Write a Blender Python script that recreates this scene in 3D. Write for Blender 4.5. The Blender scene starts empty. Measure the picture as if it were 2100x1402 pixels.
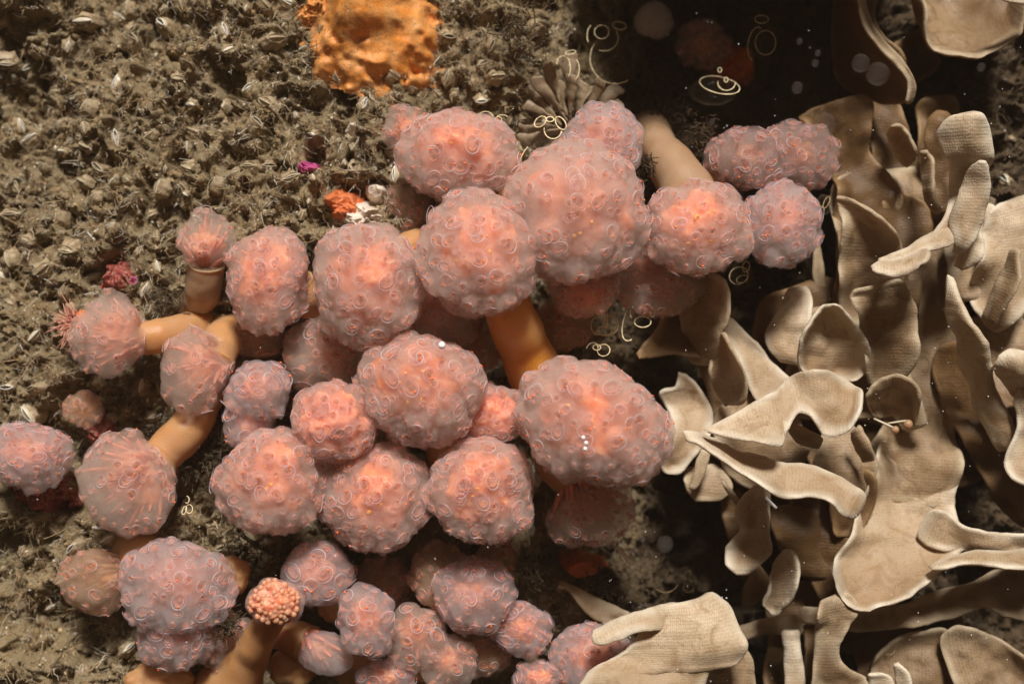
import bpy, bmesh, math, random
import numpy as np
from mathutils import Vector, Matrix, Quaternion
random.seed(11); RNG = np.random.default_rng(11)
SC = bpy.context.scene; COL = SC.collection

# ------------------------------------------------------------------ camera, light, exposure
CAMD = 30.0
cam_data = bpy.data.cameras.new('camera'); cam = bpy.data.objects.new('camera', cam_data); COL.objects.link(cam)
cam.location = (0, -CAMD, 0); cam.rotation_euler = (math.radians(90), 0, 0)
cam_data.sensor_width = 36; cam_data.lens = 36 * CAMD / 21.0; cam_data.clip_end = 500
cam_data.dof.use_dof = True; cam_data.dof.focus_distance = 28.2; cam_data.dof.aperture_fstop = 0.115
SC.camera = cam
SUN_EL, SUN_AZ = math.radians(45), math.radians(176)     # azimuth measured from +Y, light comes from the viewer's side and above
world = bpy.data.worlds.new('World'); SC.world = world; world.use_nodes = True
wn = world.node_tree.nodes; wl = world.node_tree.links
sky = wn.new('ShaderNodeTexSky'); sky.sky_type = 'NISHITA'; sky.sun_disc = False
sky.sun_elevation = SUN_EL; sky.sun_rotation = SUN_AZ
tint = wn.new('ShaderNodeMix'); tint.data_type = 'RGBA'; tint.blend_type = 'MULTIPLY'; tint.inputs[0].default_value = 1; tint.inputs[7].default_value = (1.0, .66, .40, 1)   # silty water
wl.new(sky.outputs[0], tint.inputs[6]); wl.new(tint.outputs[2], wn['Background'].inputs['Color']); wn['Background'].inputs['Strength'].default_value = 0.03
sd = bpy.data.lights.new('sun', 'SUN'); sd.energy = 5.0; sd.angle = math.radians(12); sd.color = (1.0, 0.97, 0.92)
sun = bpy.data.objects.new('sun', sd); COL.objects.link(sun)
tl = Vector((math.sin(SUN_AZ) * math.cos(SUN_EL), math.cos(SUN_AZ) * math.cos(SUN_EL), math.sin(SUN_EL)))
sun.rotation_euler = tl.to_track_quat('Z', 'Y').to_euler(); sun.location = tl * 40
SC.view_settings.view_transform = 'Standard'; SC.view_settings.look = 'None'
SC.view_settings.gamma = 1; SC.view_settings.exposure = 0.12
SC.render.engine = 'CYCLES'
SC.cycles.max_bounces = 8; SC.cycles.diffuse_bounces = 3; SC.cycles.glossy_bounces = 2; SC.cycles.transmission_bounces = 3
SC.cycles.transparent_max_bounces = 20; SC.cycles.caustics_reflective = False; SC.cycles.caustics_refractive = False
SC.cycles.use_denoising = True; SC.cycles.volume_bounces = 3

# ------------------------------------------------------------------ helpers
def S(d): return (CAMD - d) / CAMD
def P(px, py, d):
    """photo pixel and distance in front of the rock's mean plane (1 unit = 100 px) -> point in the place"""
    s = S(d); return np.array([(px - 1050) / 100 * s, -d, (701 - py) / 100 * s])

def noise3(p, seed=0):
    """value noise, vectorised; p (...,3)"""
    p = np.asarray(p, float) + seed * 17.31
    i = np.floor(p).astype(np.int64); f = p - i; f = f * f * (3 - 2 * f)
    def h(a, b, c):
        n = (a * 374761393 + b * 668265263 + c * 2147483647 + seed * 974711) & 0xffffffff
        n = ((n ^ (n >> 13)) * 1274126177) & 0xffffffff
        n = ((n ^ (n >> 16)) * 2246822519) & 0xffffffff
        return ((n ^ (n >> 15)) & 0xffffff) / float(0xffffff)
    x, y, z = i[..., 0], i[..., 1], i[..., 2]; r = 0
    for dx in (0, 1):
        wx = f[..., 0] if dx else 1 - f[..., 0]
        for dy in (0, 1):
            wy = f[..., 1] if dy else 1 - f[..., 1]
            for dz in (0, 1):
                wz = f[..., 2] if dz else 1 - f[..., 2]
                r = r + wx * wy * wz * h(x + dx, y + dy, z + dz)
    return r * 2 - 1
def fbm(p, oct=4, seed=0, gain=.5):
    r = 0; a = 1
    p = np.asarray(p, float)
    for o in range(oct):
        r = r + a * noise3(p * 2 ** o, seed + o); a *= gain
    return r

def mesh_np(name, V, F, mats=(), mi=None, smooth=True, attrs=None, uv=None):
    """F: (n,3) or (n,4) int array"""
    V = np.asarray(V, np.float32); F = np.asarray(F, np.int32)
    me = bpy.data.meshes.new(name); n, k = F.shape
    me.vertices.add(len(V)); me.vertices.foreach_set('co', V.ravel())
    me.loops.add(n * k); me.loops.foreach_set('vertex_index', F.ravel())
    me.polygons.add(n); me.polygons.foreach_set('loop_start', np.arange(0, n * k, k, dtype=np.int32))
    try: me.polygons.foreach_set('loop_total', np.full(n, k, np.int32))
    except Exception: pass
    for m in mats: me.materials.append(m)
    if mi is not None: me.polygons.foreach_set('material_index', np.asarray(mi, np.int32))
    me.update(calc_edges=True)
    me.polygons.foreach_set('use_smooth', np.full(n, smooth, bool))
    if attrs:
        for kx, vals in attrs.items():
            a = me.attributes.new(kx, 'FLOAT', 'POINT'); a.data.foreach_set('value', np.asarray(vals, np.float32))
    if uv is not None:
        l = me.uv_layers.new(name='UVMap'); l.data.foreach_set('uv', np.asarray(uv, np.float32)[F.ravel()].ravel())
    me.validate(); return me
class MB:
    """collects small quad meshes"""
    def __init__(s): s.V = []; s.F = []; s.M = []; s.n = 0
    def add(s, V, F, m=0):
        V = np.asarray(V, float); F = np.asarray(F, int)
        s.V.append(V); s.F.append(F + s.n); s.M.append(np.full(len(F), m)); s.n += len(V)
    def mesh(s, name, mats, smooth=True): return mesh_np(name, np.vstack(s.V), np.vstack(s.F), mats, np.concatenate(s.M), smooth)
def obj(name, me, parent=None):
    o = bpy.data.objects.new(name, me); COL.objects.link(o)
    if parent is not None: o.parent = parent
    return o
def tag(o, label=None, cat=None, group=None, kind=None):
    for k, v in (('label', label), ('category', cat), ('group', group), ('kind', kind)):
        if v: o[k] = v
    return o
def thing(name, loc, label, cat, group=None):
    o = bpy.data.objects.new(name, None); COL.objects.link(o); o.location = Vector(loc); o.empty_display_size = .1
    return tag(o, label, cat, group)
def spline(pts, n):
    """Catmull-Rom through pts (m,k) -> (n,k)"""
    pts = np.asarray(pts, float); m = len(pts)
    if m == 2: 
        t = np.linspace(0, 1, n)[:, None]; return pts[0] * (1 - t) + pts[1] * t
    q = np.vstack([2 * pts[0] - pts[1], pts, 2 * pts[-1] - pts[-2]])
    t = np.linspace(0, m - 1, n); i = np.minimum(t.astype(int), m - 2); f = (t - i)[:, None]
    a, b, c, d = q[i], q[i + 1], q[i + 2], q[i + 3]
    return .5 * ((2 * b) + (-a + c) * f + (2 * a - 5 * b + 4 * c - d) * f ** 2 + (-a + 3 * b - 3 * c + d) * f ** 3)
def tube(path, rad, k=6, closed=False):
    """quads of a tube along path (n,3); rad scalar or (n,)"""
    path = np.asarray(path, float); n = len(path); rad = np.broadcast_to(np.asarray(rad, float), (n,))
    T = np.gradient(path, axis=0) if not closed else np.roll(path, -1, 0) - np.roll(path, 1, 0)
    T /= np.linalg.norm(T, axis=1)[:, None] + 1e-9
    up = np.array([.31, .83, .46]); N = []; prev = np.cross(T[0], up)
    for t in T:
        prev = prev - t * prev.dot(t); prev = prev / (np.linalg.norm(prev) + 1e-9); N.append(prev)
    N = np.array(N); B = np.cross(T, N)
    if closed:      # spread the twist mismatch
        pass
    th = np.arange(k) / k * 2 * math.pi
    V = (path[:, None] + rad[:, None, None] * (N[:, None] * np.cos(th)[None, :, None] + B[:, None] * np.sin(th)[None, :, None])).reshape(-1, 3)
    F = []
    for i in range(n if closed else n - 1):
        j = (i + 1) % n
        for a in range(k):
            b = (a + 1) % k; F.append((i * k + a, i * k + b, j * k + b, j * k + a))
    if not closed:
        for base, rev in ((0, 1), ((n - 1) * k, 0)):
            idx = [base + a for a in range(k)]
            if rev: idx = idx[::-1]
            for a in range(1, k - 2, 2): F.append((idx[0], idx[a], idx[a + 1], idx[a + 2]))
    return V, np.array(F)
def ellipsoid(c, r, nu=12, nv=8):
    V = []; F = []
    for i in range(nv + 1):
        p = math.pi * i / nv
        for j in range(nu):
            t = 2 * math.pi * j / nu; V.append((c[0] + r[0] * math.sin(p) * math.cos(t), c[1] + r[1] * math.sin(p) * math.sin(t), c[2] + r[2] * math.cos(p)))
    for i in range(nv):
        for j in range(nu):
            k = (j + 1) % nu; F.append((i * nu + j, (i + 1) * nu + j, (i + 1) * nu + k, i * nu + k))
    return np.array(V), np.array(F)

# ------------------------------------------------------------------ materials
class NT:
    def __init__(s, name):
        s.m = bpy.data.materials.new(name); s.m.use_nodes = True; s.n = s.m.node_tree.nodes; s.l = s.m.node_tree.links
        s.n.clear(); s.out = s.n.new('ShaderNodeOutputMaterial')
    def add(s, t, **kw):
        n = s.n.new(t)
        for k, v in kw.items():
            if hasattr(n, k): setattr(n, k, v)
        return n
    def set(s, node, inp, v):
        if hasattr(v, 'is_output') or isinstance(v, bpy.types.NodeSocket): s.l.new(v, node.inputs[inp])
        else: node.inputs[inp].default_value = v if not isinstance(v, (tuple, list)) or len(v) != 3 or node.inputs[inp].type == 'VECTOR' else (*v, 1)
        return node
    def coord(s, kind='Object', scale=(1, 1, 1)):
        t = s.add('ShaderNodeTexCoord'); m = s.add('ShaderNodeMapping'); m.inputs['Scale'].default_value = scale
        s.l.new(t.outputs[kind], m.inputs[0]); return m.outputs[0]
    def noise(s, vec, scale, detail=4, rough=.55, dist=0):
        n = s.add('ShaderNodeTexNoise'); s.l.new(vec, n.inputs['Vector'])
        n.inputs['Scale'].default_value = scale; n.inputs['Detail'].default_value = detail; n.inputs['Roughness'].default_value = rough; n.inputs['Distortion'].default_value = dist
        return n.outputs[0]
    def voro(s, vec, scale, feature='F1', rand=1):
        n = s.add('ShaderNodeTexVoronoi'); n.feature = feature; s.l.new(vec, n.inputs['Vector']); n.inputs['Scale'].default_value = scale
        n.inputs['Randomness'].default_value = rand
        return n
    def ramp(s, fac, stops, interp='LINEAR'):
        n = s.add('ShaderNodeValToRGB'); s.l.new(fac, n.inputs[0]); e = n.color_ramp.elements; n.color_ramp.interpolation = interp
        while len(e) < len(stops): e.new(.5)
        for x, (p, c) in zip(e, stops):
            x.position = p; x.color = (*c, 1) if not isinstance(c, (int, float)) else (c, c, c, 1)
        return n.outputs[0]
    def mix(s, f, a, b):
        n = s.add('ShaderNodeMix'); n.data_type = 'RGBA'
        for i, v in ((0, f), (6, a), (7, b)):
            if isinstance(v, bpy.types.NodeSocket): s.l.new(v, n.inputs[i])
            else: n.inputs[i].default_value = v if isinstance(v, (int, float)) else (*v, 1)
        return n.outputs[2]
    def math(s, op, a, b=0.0, clamp=False):
        n = s.add('ShaderNodeMath'); n.operation = op; n.use_clamp = clamp
        for i, v in ((0, a), (1, b)):
            if isinstance(v, bpy.types.NodeSocket): s.l.new(v, n.inputs[i])
            else: n.inputs[i].default_value = v
        return n.outputs[0]
    def bump(s, h, strength=.3, dist=.02):
        n = s.add('ShaderNodeBump'); s.l.new(h, n.inputs['Height']); n.inputs['Strength'].default_value = strength; n.inputs['Distance'].default_value = dist
        return n.outputs[0]
    def surf(s, color, rough=.6, spec=.4, normal=None, translucent=0, alpha=None, coat=0, tcol=None):
        p = s.add('ShaderNodeBsdfPrincipled'); s.set(p, 'Base Color', color); s.set(p, 'Roughness', rough); s.set(p, 'Specular IOR Level', spec)
        if coat: p.inputs['Coat Weight'].default_value = coat; p.inputs['Coat Roughness'].default_value = .15
        if normal is not None: s.l.new(normal, p.inputs['Normal'])
        o = p.outputs[0]
        if translucent:
            t = s.add('ShaderNodeBsdfTranslucent'); s.set(t, 'Color', tcol if tcol is not None else color)
            if normal is not None: s.l.new(normal, t.inputs['Normal'])
            m = s.add('ShaderNodeMixShader'); m.inputs[0].default_value = translucent; s.l.new(o, m.inputs[1]); s.l.new(t.outputs[0], m.inputs[2]); o = m.outputs[0]
        if alpha is not None:
            t = s.add('ShaderNodeBsdfTransparent'); m = s.add('ShaderNodeMixShader'); s.set(m, 0, alpha) if not isinstance(alpha, (int, float)) else setattr(m.inputs[0], 'default_value', alpha)
            s.l.new(t.outputs[0], m.inputs[1]); s.l.new(o, m.inputs[2]); o = m.outputs[0]
        s.l.new(o, s.out.inputs[0]); return s.m

def film_alpha(t, base, rimgain=.45, power=3.0):
    """a milky film is longer to look through at a grazing angle"""
    lw = t.add('ShaderNodeLayerWeight'); lw.inputs[0].default_value = .5
    f = t.math('POWER', lw.outputs['Facing'], power)
    return t.math('ADD', base, t.math('MULTIPLY', f, rimgain), clamp=True)

M = {}
def mat_rock():
    t = NT('silted_rock'); c = t.coord('Object')
    a = t.noise(c, 1.1, 5, .6); b = t.noise(c, 9, 5, .7); d = t.noise(c, 34, 3, .7)
    col = t.ramp(a, [(.3, (.15, .09, .035)), (.5, (.34, .21, .09)), (.7, (.50, .35, .18))])
    col = t.mix(t.ramp(b, [(.35, 0.), (.62, 1.)]), col, (.36, .29, .17))
    col = t.mix(t.ramp(d, [(.6, 0.), (.78, .8)]), col, (.62, .56, .44))
    col = t.mix(t.ramp(d, [(.2, .9), (.42, 0.)]), col, (.06, .045, .022))
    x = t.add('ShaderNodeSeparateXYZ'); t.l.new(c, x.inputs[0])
    r = t.math('MULTIPLY_ADD', x.outputs[0], .5); r.node.inputs[2].default_value = -.6; r.node.use_clamp = True   # browner, darker rock to the right
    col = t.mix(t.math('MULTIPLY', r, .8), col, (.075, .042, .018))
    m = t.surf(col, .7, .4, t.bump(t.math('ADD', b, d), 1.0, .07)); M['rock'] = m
def mat_crumb(name, c1, c2, tr=0.0, rough=.7):
    t = NT(name); c = t.coord('Object'); a = t.noise(c, 6, 3, .7); b = t.noise(c, 40, 2, .6)
    at = t.add('ShaderNodeAttribute'); at.attribute_name = 'tone'
    col = t.mix(t.ramp(a, [(.3, 0.), (.7, 1.)]), c1, c2)
    col = t.mix(t.ramp(at.outputs['Fac'], [(0., .85), (.35, 0.)]), col, (.05, .032, .014)); col = t.mix(t.ramp(at.outputs['Fac'], [(.62, 0.), (.93, .95)]), col, (.72, .66, .54))
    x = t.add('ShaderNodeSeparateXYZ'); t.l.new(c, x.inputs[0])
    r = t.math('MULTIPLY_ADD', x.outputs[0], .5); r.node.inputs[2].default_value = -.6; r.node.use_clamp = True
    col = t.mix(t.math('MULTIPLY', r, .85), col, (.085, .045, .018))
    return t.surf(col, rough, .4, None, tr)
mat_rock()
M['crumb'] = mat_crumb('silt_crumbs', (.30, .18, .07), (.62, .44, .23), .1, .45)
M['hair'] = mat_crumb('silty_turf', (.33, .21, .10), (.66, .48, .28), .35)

def mat_tunic(name, c_edge, c_mid, base, rim=.42, dens=3.3):
    base = base * .42; rim = rim * .45; t = NT(name)
    vs = t.add('ShaderNodeVolumePrincipled'); vs.inputs['Color'].default_value = (*[min(.985, x ** .17) * k for x, k in zip(c_mid, (1.03, .975, .92))], 1); vs.inputs['Density'].default_value = dens; vs.inputs['Anisotropy'].default_value = .25
    t.l.new(vs.outputs[0], t.out.inputs['Volume']); c = t.coord('Object'); a = t.noise(c, 1.6, 3, .6); b = t.noise(c, 13, 3, .6); g = t.noise(c, 60, 2, .6)
    col = t.mix(t.ramp(a, [(.35, 0.), (.65, 1.)]), c_edge, c_mid)
    col = t.mix(t.ramp(g, [(.62, 0.), (.75, .35)]), col, (.8, .74, .78))
    al = film_alpha(t, base, rim, 2.2); al = t.math('ADD', al, t.math('MULTIPLY', t.math('SUBTRACT', b, .5), .35), clamp=True)
    return t.surf(col, .34, .45, t.bump(t.math('ADD', b, t.math('MULTIPLY', g, .5)), .35, .03), .35, al, tcol=c_mid)
M['tunic'] = mat_tunic('milky_pink_tunic', (.74, .55, .52), (.80, .50, .41), .26)
M['tunic_blue'] = mat_tunic('lavender_tunic', (.60, .51, .60), (.68, .52, .54), .22)
M['tunic_pale'] = mat_tunic('clear_beige_tunic', (.62, .50, .44), (.68, .48, .38), .22, dens=2.0)
M['tunic_dark'] = mat_tunic('dark_violet_tunic', (.26, .18, .20), (.30, .15, .13), .24)  # darker lavender copy: the shade on the dim heads is in the colour
M['tunic_ghost'] = mat_tunic('ghostly_tunic', (.42, .36, .38), (.42, .34, .35), .3, .2, dens=2.)
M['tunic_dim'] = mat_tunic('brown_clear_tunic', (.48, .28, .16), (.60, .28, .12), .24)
def mat_inner(name, c1, c2, c3, base):
    t = NT(name); c = t.coord('Object'); a = t.noise(c, 2.6, 4, .6, .6); b = t.noise(c, 8, 3, .6)
    col = t.mix(t.ramp(a, [(.35, 0.), (.6, 1.)]), c1, c2); col = t.mix(t.ramp(b, [(.55, 0.), (.7, .8)]), col, c3)
    al = t.math('ADD', base, t.math('MULTIPLY', t.math('SUBTRACT', a, .5), .9), clamp=True)
    return t.surf(col, .6, .2, None, .4, al)
M['inner'] = mat_inner('pink_inner_flesh', (.72, .42, .36), (.82, .34, .22), (.76, .48, .44), .26)
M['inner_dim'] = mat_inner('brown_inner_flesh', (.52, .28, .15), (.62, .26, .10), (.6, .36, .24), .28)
def mat_core(name, c1, c2, c3):
    t = NT(name); c = t.coord('Object'); a = t.noise(c, 3.4, 4, .65, .8)
    col = t.ramp(a, [(.3, c1), (.50, c2), (.74, c3)])
    m = t.surf(col, .45, .4, t.bump(a, .4, .05), .12); p = [n for n in t.n if n.type == 'BSDF_PRINCIPLED'][0]
    p.inputs['Subsurface Weight'].default_value = .8; p.inputs['Subsurface Radius'].default_value = (1.0, .45, .3); p.inputs['Subsurface Scale'].default_value = .3
    return m
M['core'] = mat_core('orange_gut_mass', (.96, .22, .05), (.95, .30, .13), (.94, .44, .28))
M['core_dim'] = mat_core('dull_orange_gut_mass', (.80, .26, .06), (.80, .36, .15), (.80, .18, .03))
M['coral'] = mat_core('coral_grains', (.90, .24, .11), (.92, .34, .20), (.88, .16, .06))
M['fil'] = NT('zooid_filament').surf((.92, .36, .22), .4, .4, None, .3)
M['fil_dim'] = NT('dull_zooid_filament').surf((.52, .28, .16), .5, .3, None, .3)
def mat_plain(name, c, rough=.4, spec=.5, alpha=None, tr=0): 
    t = NT(name); return t.surf(c, rough, spec, None, tr, alpha)
M['rim'] = mat_plain('lavender_siphon_rim', (.84, .70, .74), .3, .5, .25)
M['cup'] = mat_plain('siphon_throat', (.68, .27, .17), .5, .3, .45)
M['pit'] = mat_plain('siphon_pit', (.45, .15, .07), .5, .3, .7)
M['dot'] = mat_plain('orange_pigment_spot', (.88, .17, .03), .4, .4)
M['yolk'] = mat_plain('golden_egg', (.9, .36, .03), .3, .5)
def mat_stalk(name, c1, c2, alpha=None):
    t = NT(name); c = t.coord('Object'); a = t.noise(c, 1.7, 3, .5); b = t.noise(c, 22, 4, .6)
    col = t.mix(t.ramp(a, [(.35, 0.), (.65, 1.)]), c1, c2); col = t.mix(t.ramp(b, [(.66, 0.), (.76, .5)]), col, (.3, .2, .1))
    m = t.surf(col, .38, .4, t.bump(t.math('ADD', a, b), .35, .03), .3, alpha, tcol=c2); p = [n for n in t.n if n.type == 'BSDF_PRINCIPLED'][0]
    p.inputs['Subsurface Weight'].default_value = .7; p.inputs['Subsurface Radius'].default_value = (1.0, .5, .25); p.inputs['Subsurface Scale'].default_value = .3
    return m
M['stalk_orange'] = mat_stalk('orange_stalk', (.86, .36, .06), (.80, .42, .17))
M['stalk_tan'] = mat_stalk('tan_stalk', (.62, .35, .17), (.66, .33, .13))
M['stalk_pale'] = mat_stalk('pale_stalk', (.50, .33, .20), (.46, .27, .15))
def mat_frond(name, c1, c2, c3, rimc, tr=.22):
    t = NT(name)
    o = t.coord('Object')
    vv = t.voro(t.coord('UV', (24, 15, 1)), 1.0, rand=.3); cell = vv.outputs['Distance']
    a = t.noise(o, 1.3, 4, .6); sp = t.noise(o, 20, 4, .65)
    ra = t.add('ShaderNodeAttribute'); ra.attribute_name = 'rim'
    col = t.mix(t.ramp(a, [(.35, 0.), (.65, 1.)]), c1, c2)
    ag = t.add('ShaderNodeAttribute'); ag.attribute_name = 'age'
    col = t.mix(t.ramp(ag.outputs['Fac'], [(.15, 0.), (1., .75)]), col, c3); col = t.mix(t.ramp(cell, [(.2, 0.), (.6, .36)]), col, c3)  # browner towards the base; also stands in for shade on the fronds
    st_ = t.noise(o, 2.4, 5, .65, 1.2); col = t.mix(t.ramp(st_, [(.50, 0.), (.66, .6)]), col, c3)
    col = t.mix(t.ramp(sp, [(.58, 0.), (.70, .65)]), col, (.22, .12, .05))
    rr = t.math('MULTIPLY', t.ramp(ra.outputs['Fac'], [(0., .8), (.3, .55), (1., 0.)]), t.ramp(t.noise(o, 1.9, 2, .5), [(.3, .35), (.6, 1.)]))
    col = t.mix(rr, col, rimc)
    h = t.math('SUBTRACT', 1., cell)
    return t.surf(col, .5, .35, t.bump(t.math('ADD', t.math('MULTIPLY', h, 1.1), t.math('MULTIPLY', sp, 1.6)), .35, .025), tr, None, tcol=(.62, .36, .14))
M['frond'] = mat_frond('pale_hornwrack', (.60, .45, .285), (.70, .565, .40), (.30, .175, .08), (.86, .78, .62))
M['frond_old'] = mat_frond('brown_hornwrack', (.14, .072, .025), (.19, .105, .043), (.07, .035, .012), (.34, .21, .10), .18)  # dark copy: shade on the recessed fronds is put into the colour
M['frond_mid'] = mat_frond('tan_hornwrack', (.38, .25, .135), (.50, .36, .22), (.13, .07, .03), (.64, .52, .35), .22)  # half-dark copy for partly shaded fronds, shade painted in
def mat_crust(name, c1, c2, c3=(.5, .4, .25), k=.72):
    t = NT(name); c = t.coord('Object'); a = t.noise(c, 3, 4, .6); b = t.noise(c, 22, 4, .7)
    col = t.mix(t.ramp(a, [(.35, 0.), (.65, 1.)]), c1, c2); col = t.mix(t.ramp(b, [(k - .12, 0.), (k, .9)]), col, c3)
    return t.surf(col, .5, .4, t.bump(b, .4, .03), .12)
M['sponge'] = mat_crust('orange_sponge', (.74, .24, .03), (.74, .34, .11), (.30, .18, .07), .64)
M['sponge_red'] = mat_crust('red_orange_sponge', (.62, .13, .035), (.68, .22, .08))
M['sponge_white'] = mat_crust('white_sponge', (.78, .68, .56), (.72, .58, .46), k=.8)
M['crimson'] = mat_crust('crimson_crust', (.27, .03, .03), (.34, .06, .05), (.42, .30, .19), .62)
M['magenta'] = mat_crust('magenta_crust', (.55, .07, .28), (.5, .09, .22))
def mat_shell():
    t = NT('barnacle_shell'); c = t.coord('Object'); a = t.noise(c, 2.3, 4, .6)
    oi = t.add('ShaderNodeObjectInfo')
    col = t.mix(t.ramp(a, [(.35, 0.), (.65, 1.)]), (.22, .15, .075), (.44, .33, .20))
    col = t.mix(t.math('MULTIPLY', oi.outputs['Random'], .4), col, (.46, .36, .24))
    return t.surf(col, .5, .4, t.bump(a, .4, .1), .1)
M['shell'] = mat_shell()
M['lip'] = mat_plain('barnacle_lip', (.52, .43, .29), .4, .5)
M['lip_white'] = mat_plain('white_barnacle_lip', (.76, .72, .63), .3, .6)
M['gape'] = mat_plain('barnacle_gape', (.30, .19, .15), .5, .4)
M['cirri'] = mat_plain('barnacle_cirri', (.45, .36, .24), .5, .4, .7)
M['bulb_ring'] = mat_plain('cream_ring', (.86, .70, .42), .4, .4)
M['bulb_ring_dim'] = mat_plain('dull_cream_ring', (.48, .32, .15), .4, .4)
def mat_glassy():
    t = NT('clear_bulb_tunic'); al = film_alpha(t, .02, .22, 3)
    return t.surf((.45, .34, .22), .12, .6, None, .3, al)
M['bulb'] = mat_glassy()
M['fanb'] = mat_crust('brown_fan_bryozoan', (.22, .15, .085), (.29, .21, .13), (.42, .32, .2), .66)
M['fan_edge'] = mat_plain('fan_bryozoan_edge', (.46, .37, .26), .5)
M['pinkhair'] = mat_plain('pink_tentacle', (.85, .42, .30), .4, .4, None, .3)
def mat_particle():
    t = NT('drifting_particle'); return t.surf((.6, .5, .45), .8, .2, None, .5, .05)
M['particle'] = mat_particle()
M['glint'] = mat_plain('white_speck', (.85, .83, .8), .3, .6)

# ------------------------------------------------------------------ the rock
CTRL = np.array([(0,0,.2),(300,200,.5),(600,300,.7),(700,80,.5),(450,60,.3),(1000,150,-.3),(980,20,-.4),(1150,200,-1.1),(1300,60,-2.4),(1450,60,-3.2),(1600,120,-3.5),(1750,120,-3.2),(1900,180,-2.8),
 (2080,330,-.9),(2090,180,-2.2),(1350,260,-1.),(1550,250,-2.3),(0,400,0),(200,450,.4),(350,600,.4),(100,700,0),(50,800,.2),(150,850,-.7),(300,850,-.3),(420,960,-.4),
 (600,440,.6),(760,430,.6),(1100,600,-1.3),(900,700,-1.),(1300,700,-1.9),(1600,560,-2.2),(1350,1050,-2.1),(1450,1150,-2.2),(1250,1180,-.7),(1100,1100,-.9),
 (0,1050,.1),(50,1200,.5),(150,1350,.3),(300,1400,0),(430,1120,-.2),(600,1120,-.7),(800,1150,-.9),(700,1300,-1),(1000,1300,-1),(1700,1300,-2.4),
 (1950,700,-1.9),(2080,620,-1.2),(2000,950,-2.),(2000,1300,-2.4),(1700,900,-2.2),(650,800,-.9),(225,75,-1.3),(25,190,-1.1),(55,420,-1.3),(140,560,-.5),(520,90,-.2),(330,360,-.1),(500,760,-.1),(2060,230,-1.4),(240,560,.3)], float)
def base_depth(px, py):
    px = np.clip(px, -60, 2160); py = np.clip(py, -60, 1462)
    w = np.exp(-((px[..., None] - CTRL[:, 0]) ** 2 + (py[..., None] - CTRL[:, 1]) ** 2) / (2 * 85. ** 2)) + 1e-9 + 2e3 / ((px[..., None] - CTRL[:, 0]) ** 2 + (py[..., None] - CTRL[:, 1]) ** 2 + 4e4) ** 2 * 1e3
    return (w * CTRL[:, 2]).sum(-1) / w.sum(-1)
def ss(a, b, x):
    t = np.clip((x - a) / (b - a), 0, 1); return t * t * (3 - 2 * t)
def rock_h(x, z, fine=True):
    px = 1050 + x * 100; py = 701 - z * 100
    d = base_depth(px, py)
    # unseen overhang added above the frame to shade the hollow
    shade_lip = ss(7.9, 8.5, z) * ss(1.0, 2.6, x) * (1 - ss(7.4, 8.8, x)); d = d + shade_lip * 6.2
    q = np.stack([x, z, np.zeros_like(x)], -1)
    d = d + .30 * fbm(q * .9, 3, 3)
    if fine:
        wp = q + .25 * np.stack([noise3(q * 2.2, 31), noise3(q * 2.2, 32), np.zeros_like(x)], -1)
        r1 = np.abs(noise3(wp * 3.1, 7)); r2 = np.abs(noise3(wp * 7.3, 8)); r3 = noise3(wp * 15, 9); r4 = noise3(wp * 31, 10)
        d = d + .34 * (r1 - .4) + .26 * (r2 - .4) + .11 * r3 + .055 * r4
        pit = ss(.22, .5, noise3(q * 1.7, 12)); d = d - pit * .6 - .25 * ss(.35, .6, noise3(q * 4.3, 13))
    return d
def grid_mesh(x0, x1, z0, z1, nx, nz):
    xs = np.linspace(x0, x1, nx); zs = np.linspace(z0, z1, nz); X, Z = np.meshgrid(xs, zs)
    i = np.arange(nx * nz).reshape(nz, nx); F = np.stack([i[:-1, :-1], i[:-1, 1:], i[1:, 1:], i[1:, :-1]], -1).reshape(-1, 4)
    return X, Z, F
X, Z, F = grid_mesh(-12.6, 12.6, -9.0, 9.8, 660, 480)
D = rock_h(X, Z)
rock = obj('rock', mesh_np('rock', np.stack([X, -D, Z], -1).reshape(-1, 3), F, [M['rock']])); tag(rock, 'rough silt covered rock face', kind='structure')
def rock_at(px, py):
    """point on the rock seen at this pixel (a few fixed-point steps)"""
    d = float(base_depth(np.array([px * 1.]), np.array([py * 1.]))[0])
    for _ in range(3):
        p = P(px, py, d); d = float(rock_h(np.array([p[0]]), np.array([p[2]]))[0])
    return P(px, py, d), d

# loose silt crumbs and turf on the rock (nobody could count it)
def scatter_pts(n):
    x = RNG.uniform(-11.4, 11.4, n); z = RNG.uniform(-7.8, 7.9, n); d = rock_h(x, z)
    return x, d, z
def crumbs(n, name, mat, lo, hi, label):
    x, d, z = scatter_pts(n)
    base = np.array([(1, 0, 0), (-1, 0, 0), (0, 1, 0), (0, -1, 0), (0, 0, 1), (0, 0, -1)], float)
    fc = np.array([(0, 2, 4), (2, 1, 4), (1, 3, 4), (3, 0, 4), (2, 0, 5), (1, 2, 5), (3, 1, 5), (0, 3, 5)])
    s = lo + (hi - lo) * RNG.random(n) ** 2.2; tone = np.repeat(RNG.random(n), 6)
    R = RNG.normal(size=(n, 3, 3)); R = np.linalg.qr(R)[0]
    sc = RNG.uniform(.35, 1.3, (n, 6, 1)) * RNG.uniform(.4, 1.2, (n, 1, 3))
    V = np.einsum('nij,nkj->nki', R, base[None] * sc) * s[:, None, None] + np.stack([x, -d - s * .3, z], -1)[:, None]
    Fx = (fc[None] + (np.arange(n) * 6)[:, None, None]).reshape(-1, 3)
    o = obj(name, mesh_np(name, V.reshape(-1, 3), Fx, [mat], smooth=False, attrs={'tone': tone})); return tag(o, label, None, None, 'stuff')
crumbs(52000, 'silt', M['crumb'], .008, .050, 'loose brown silt and sand crumbs lying on the rock')
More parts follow.
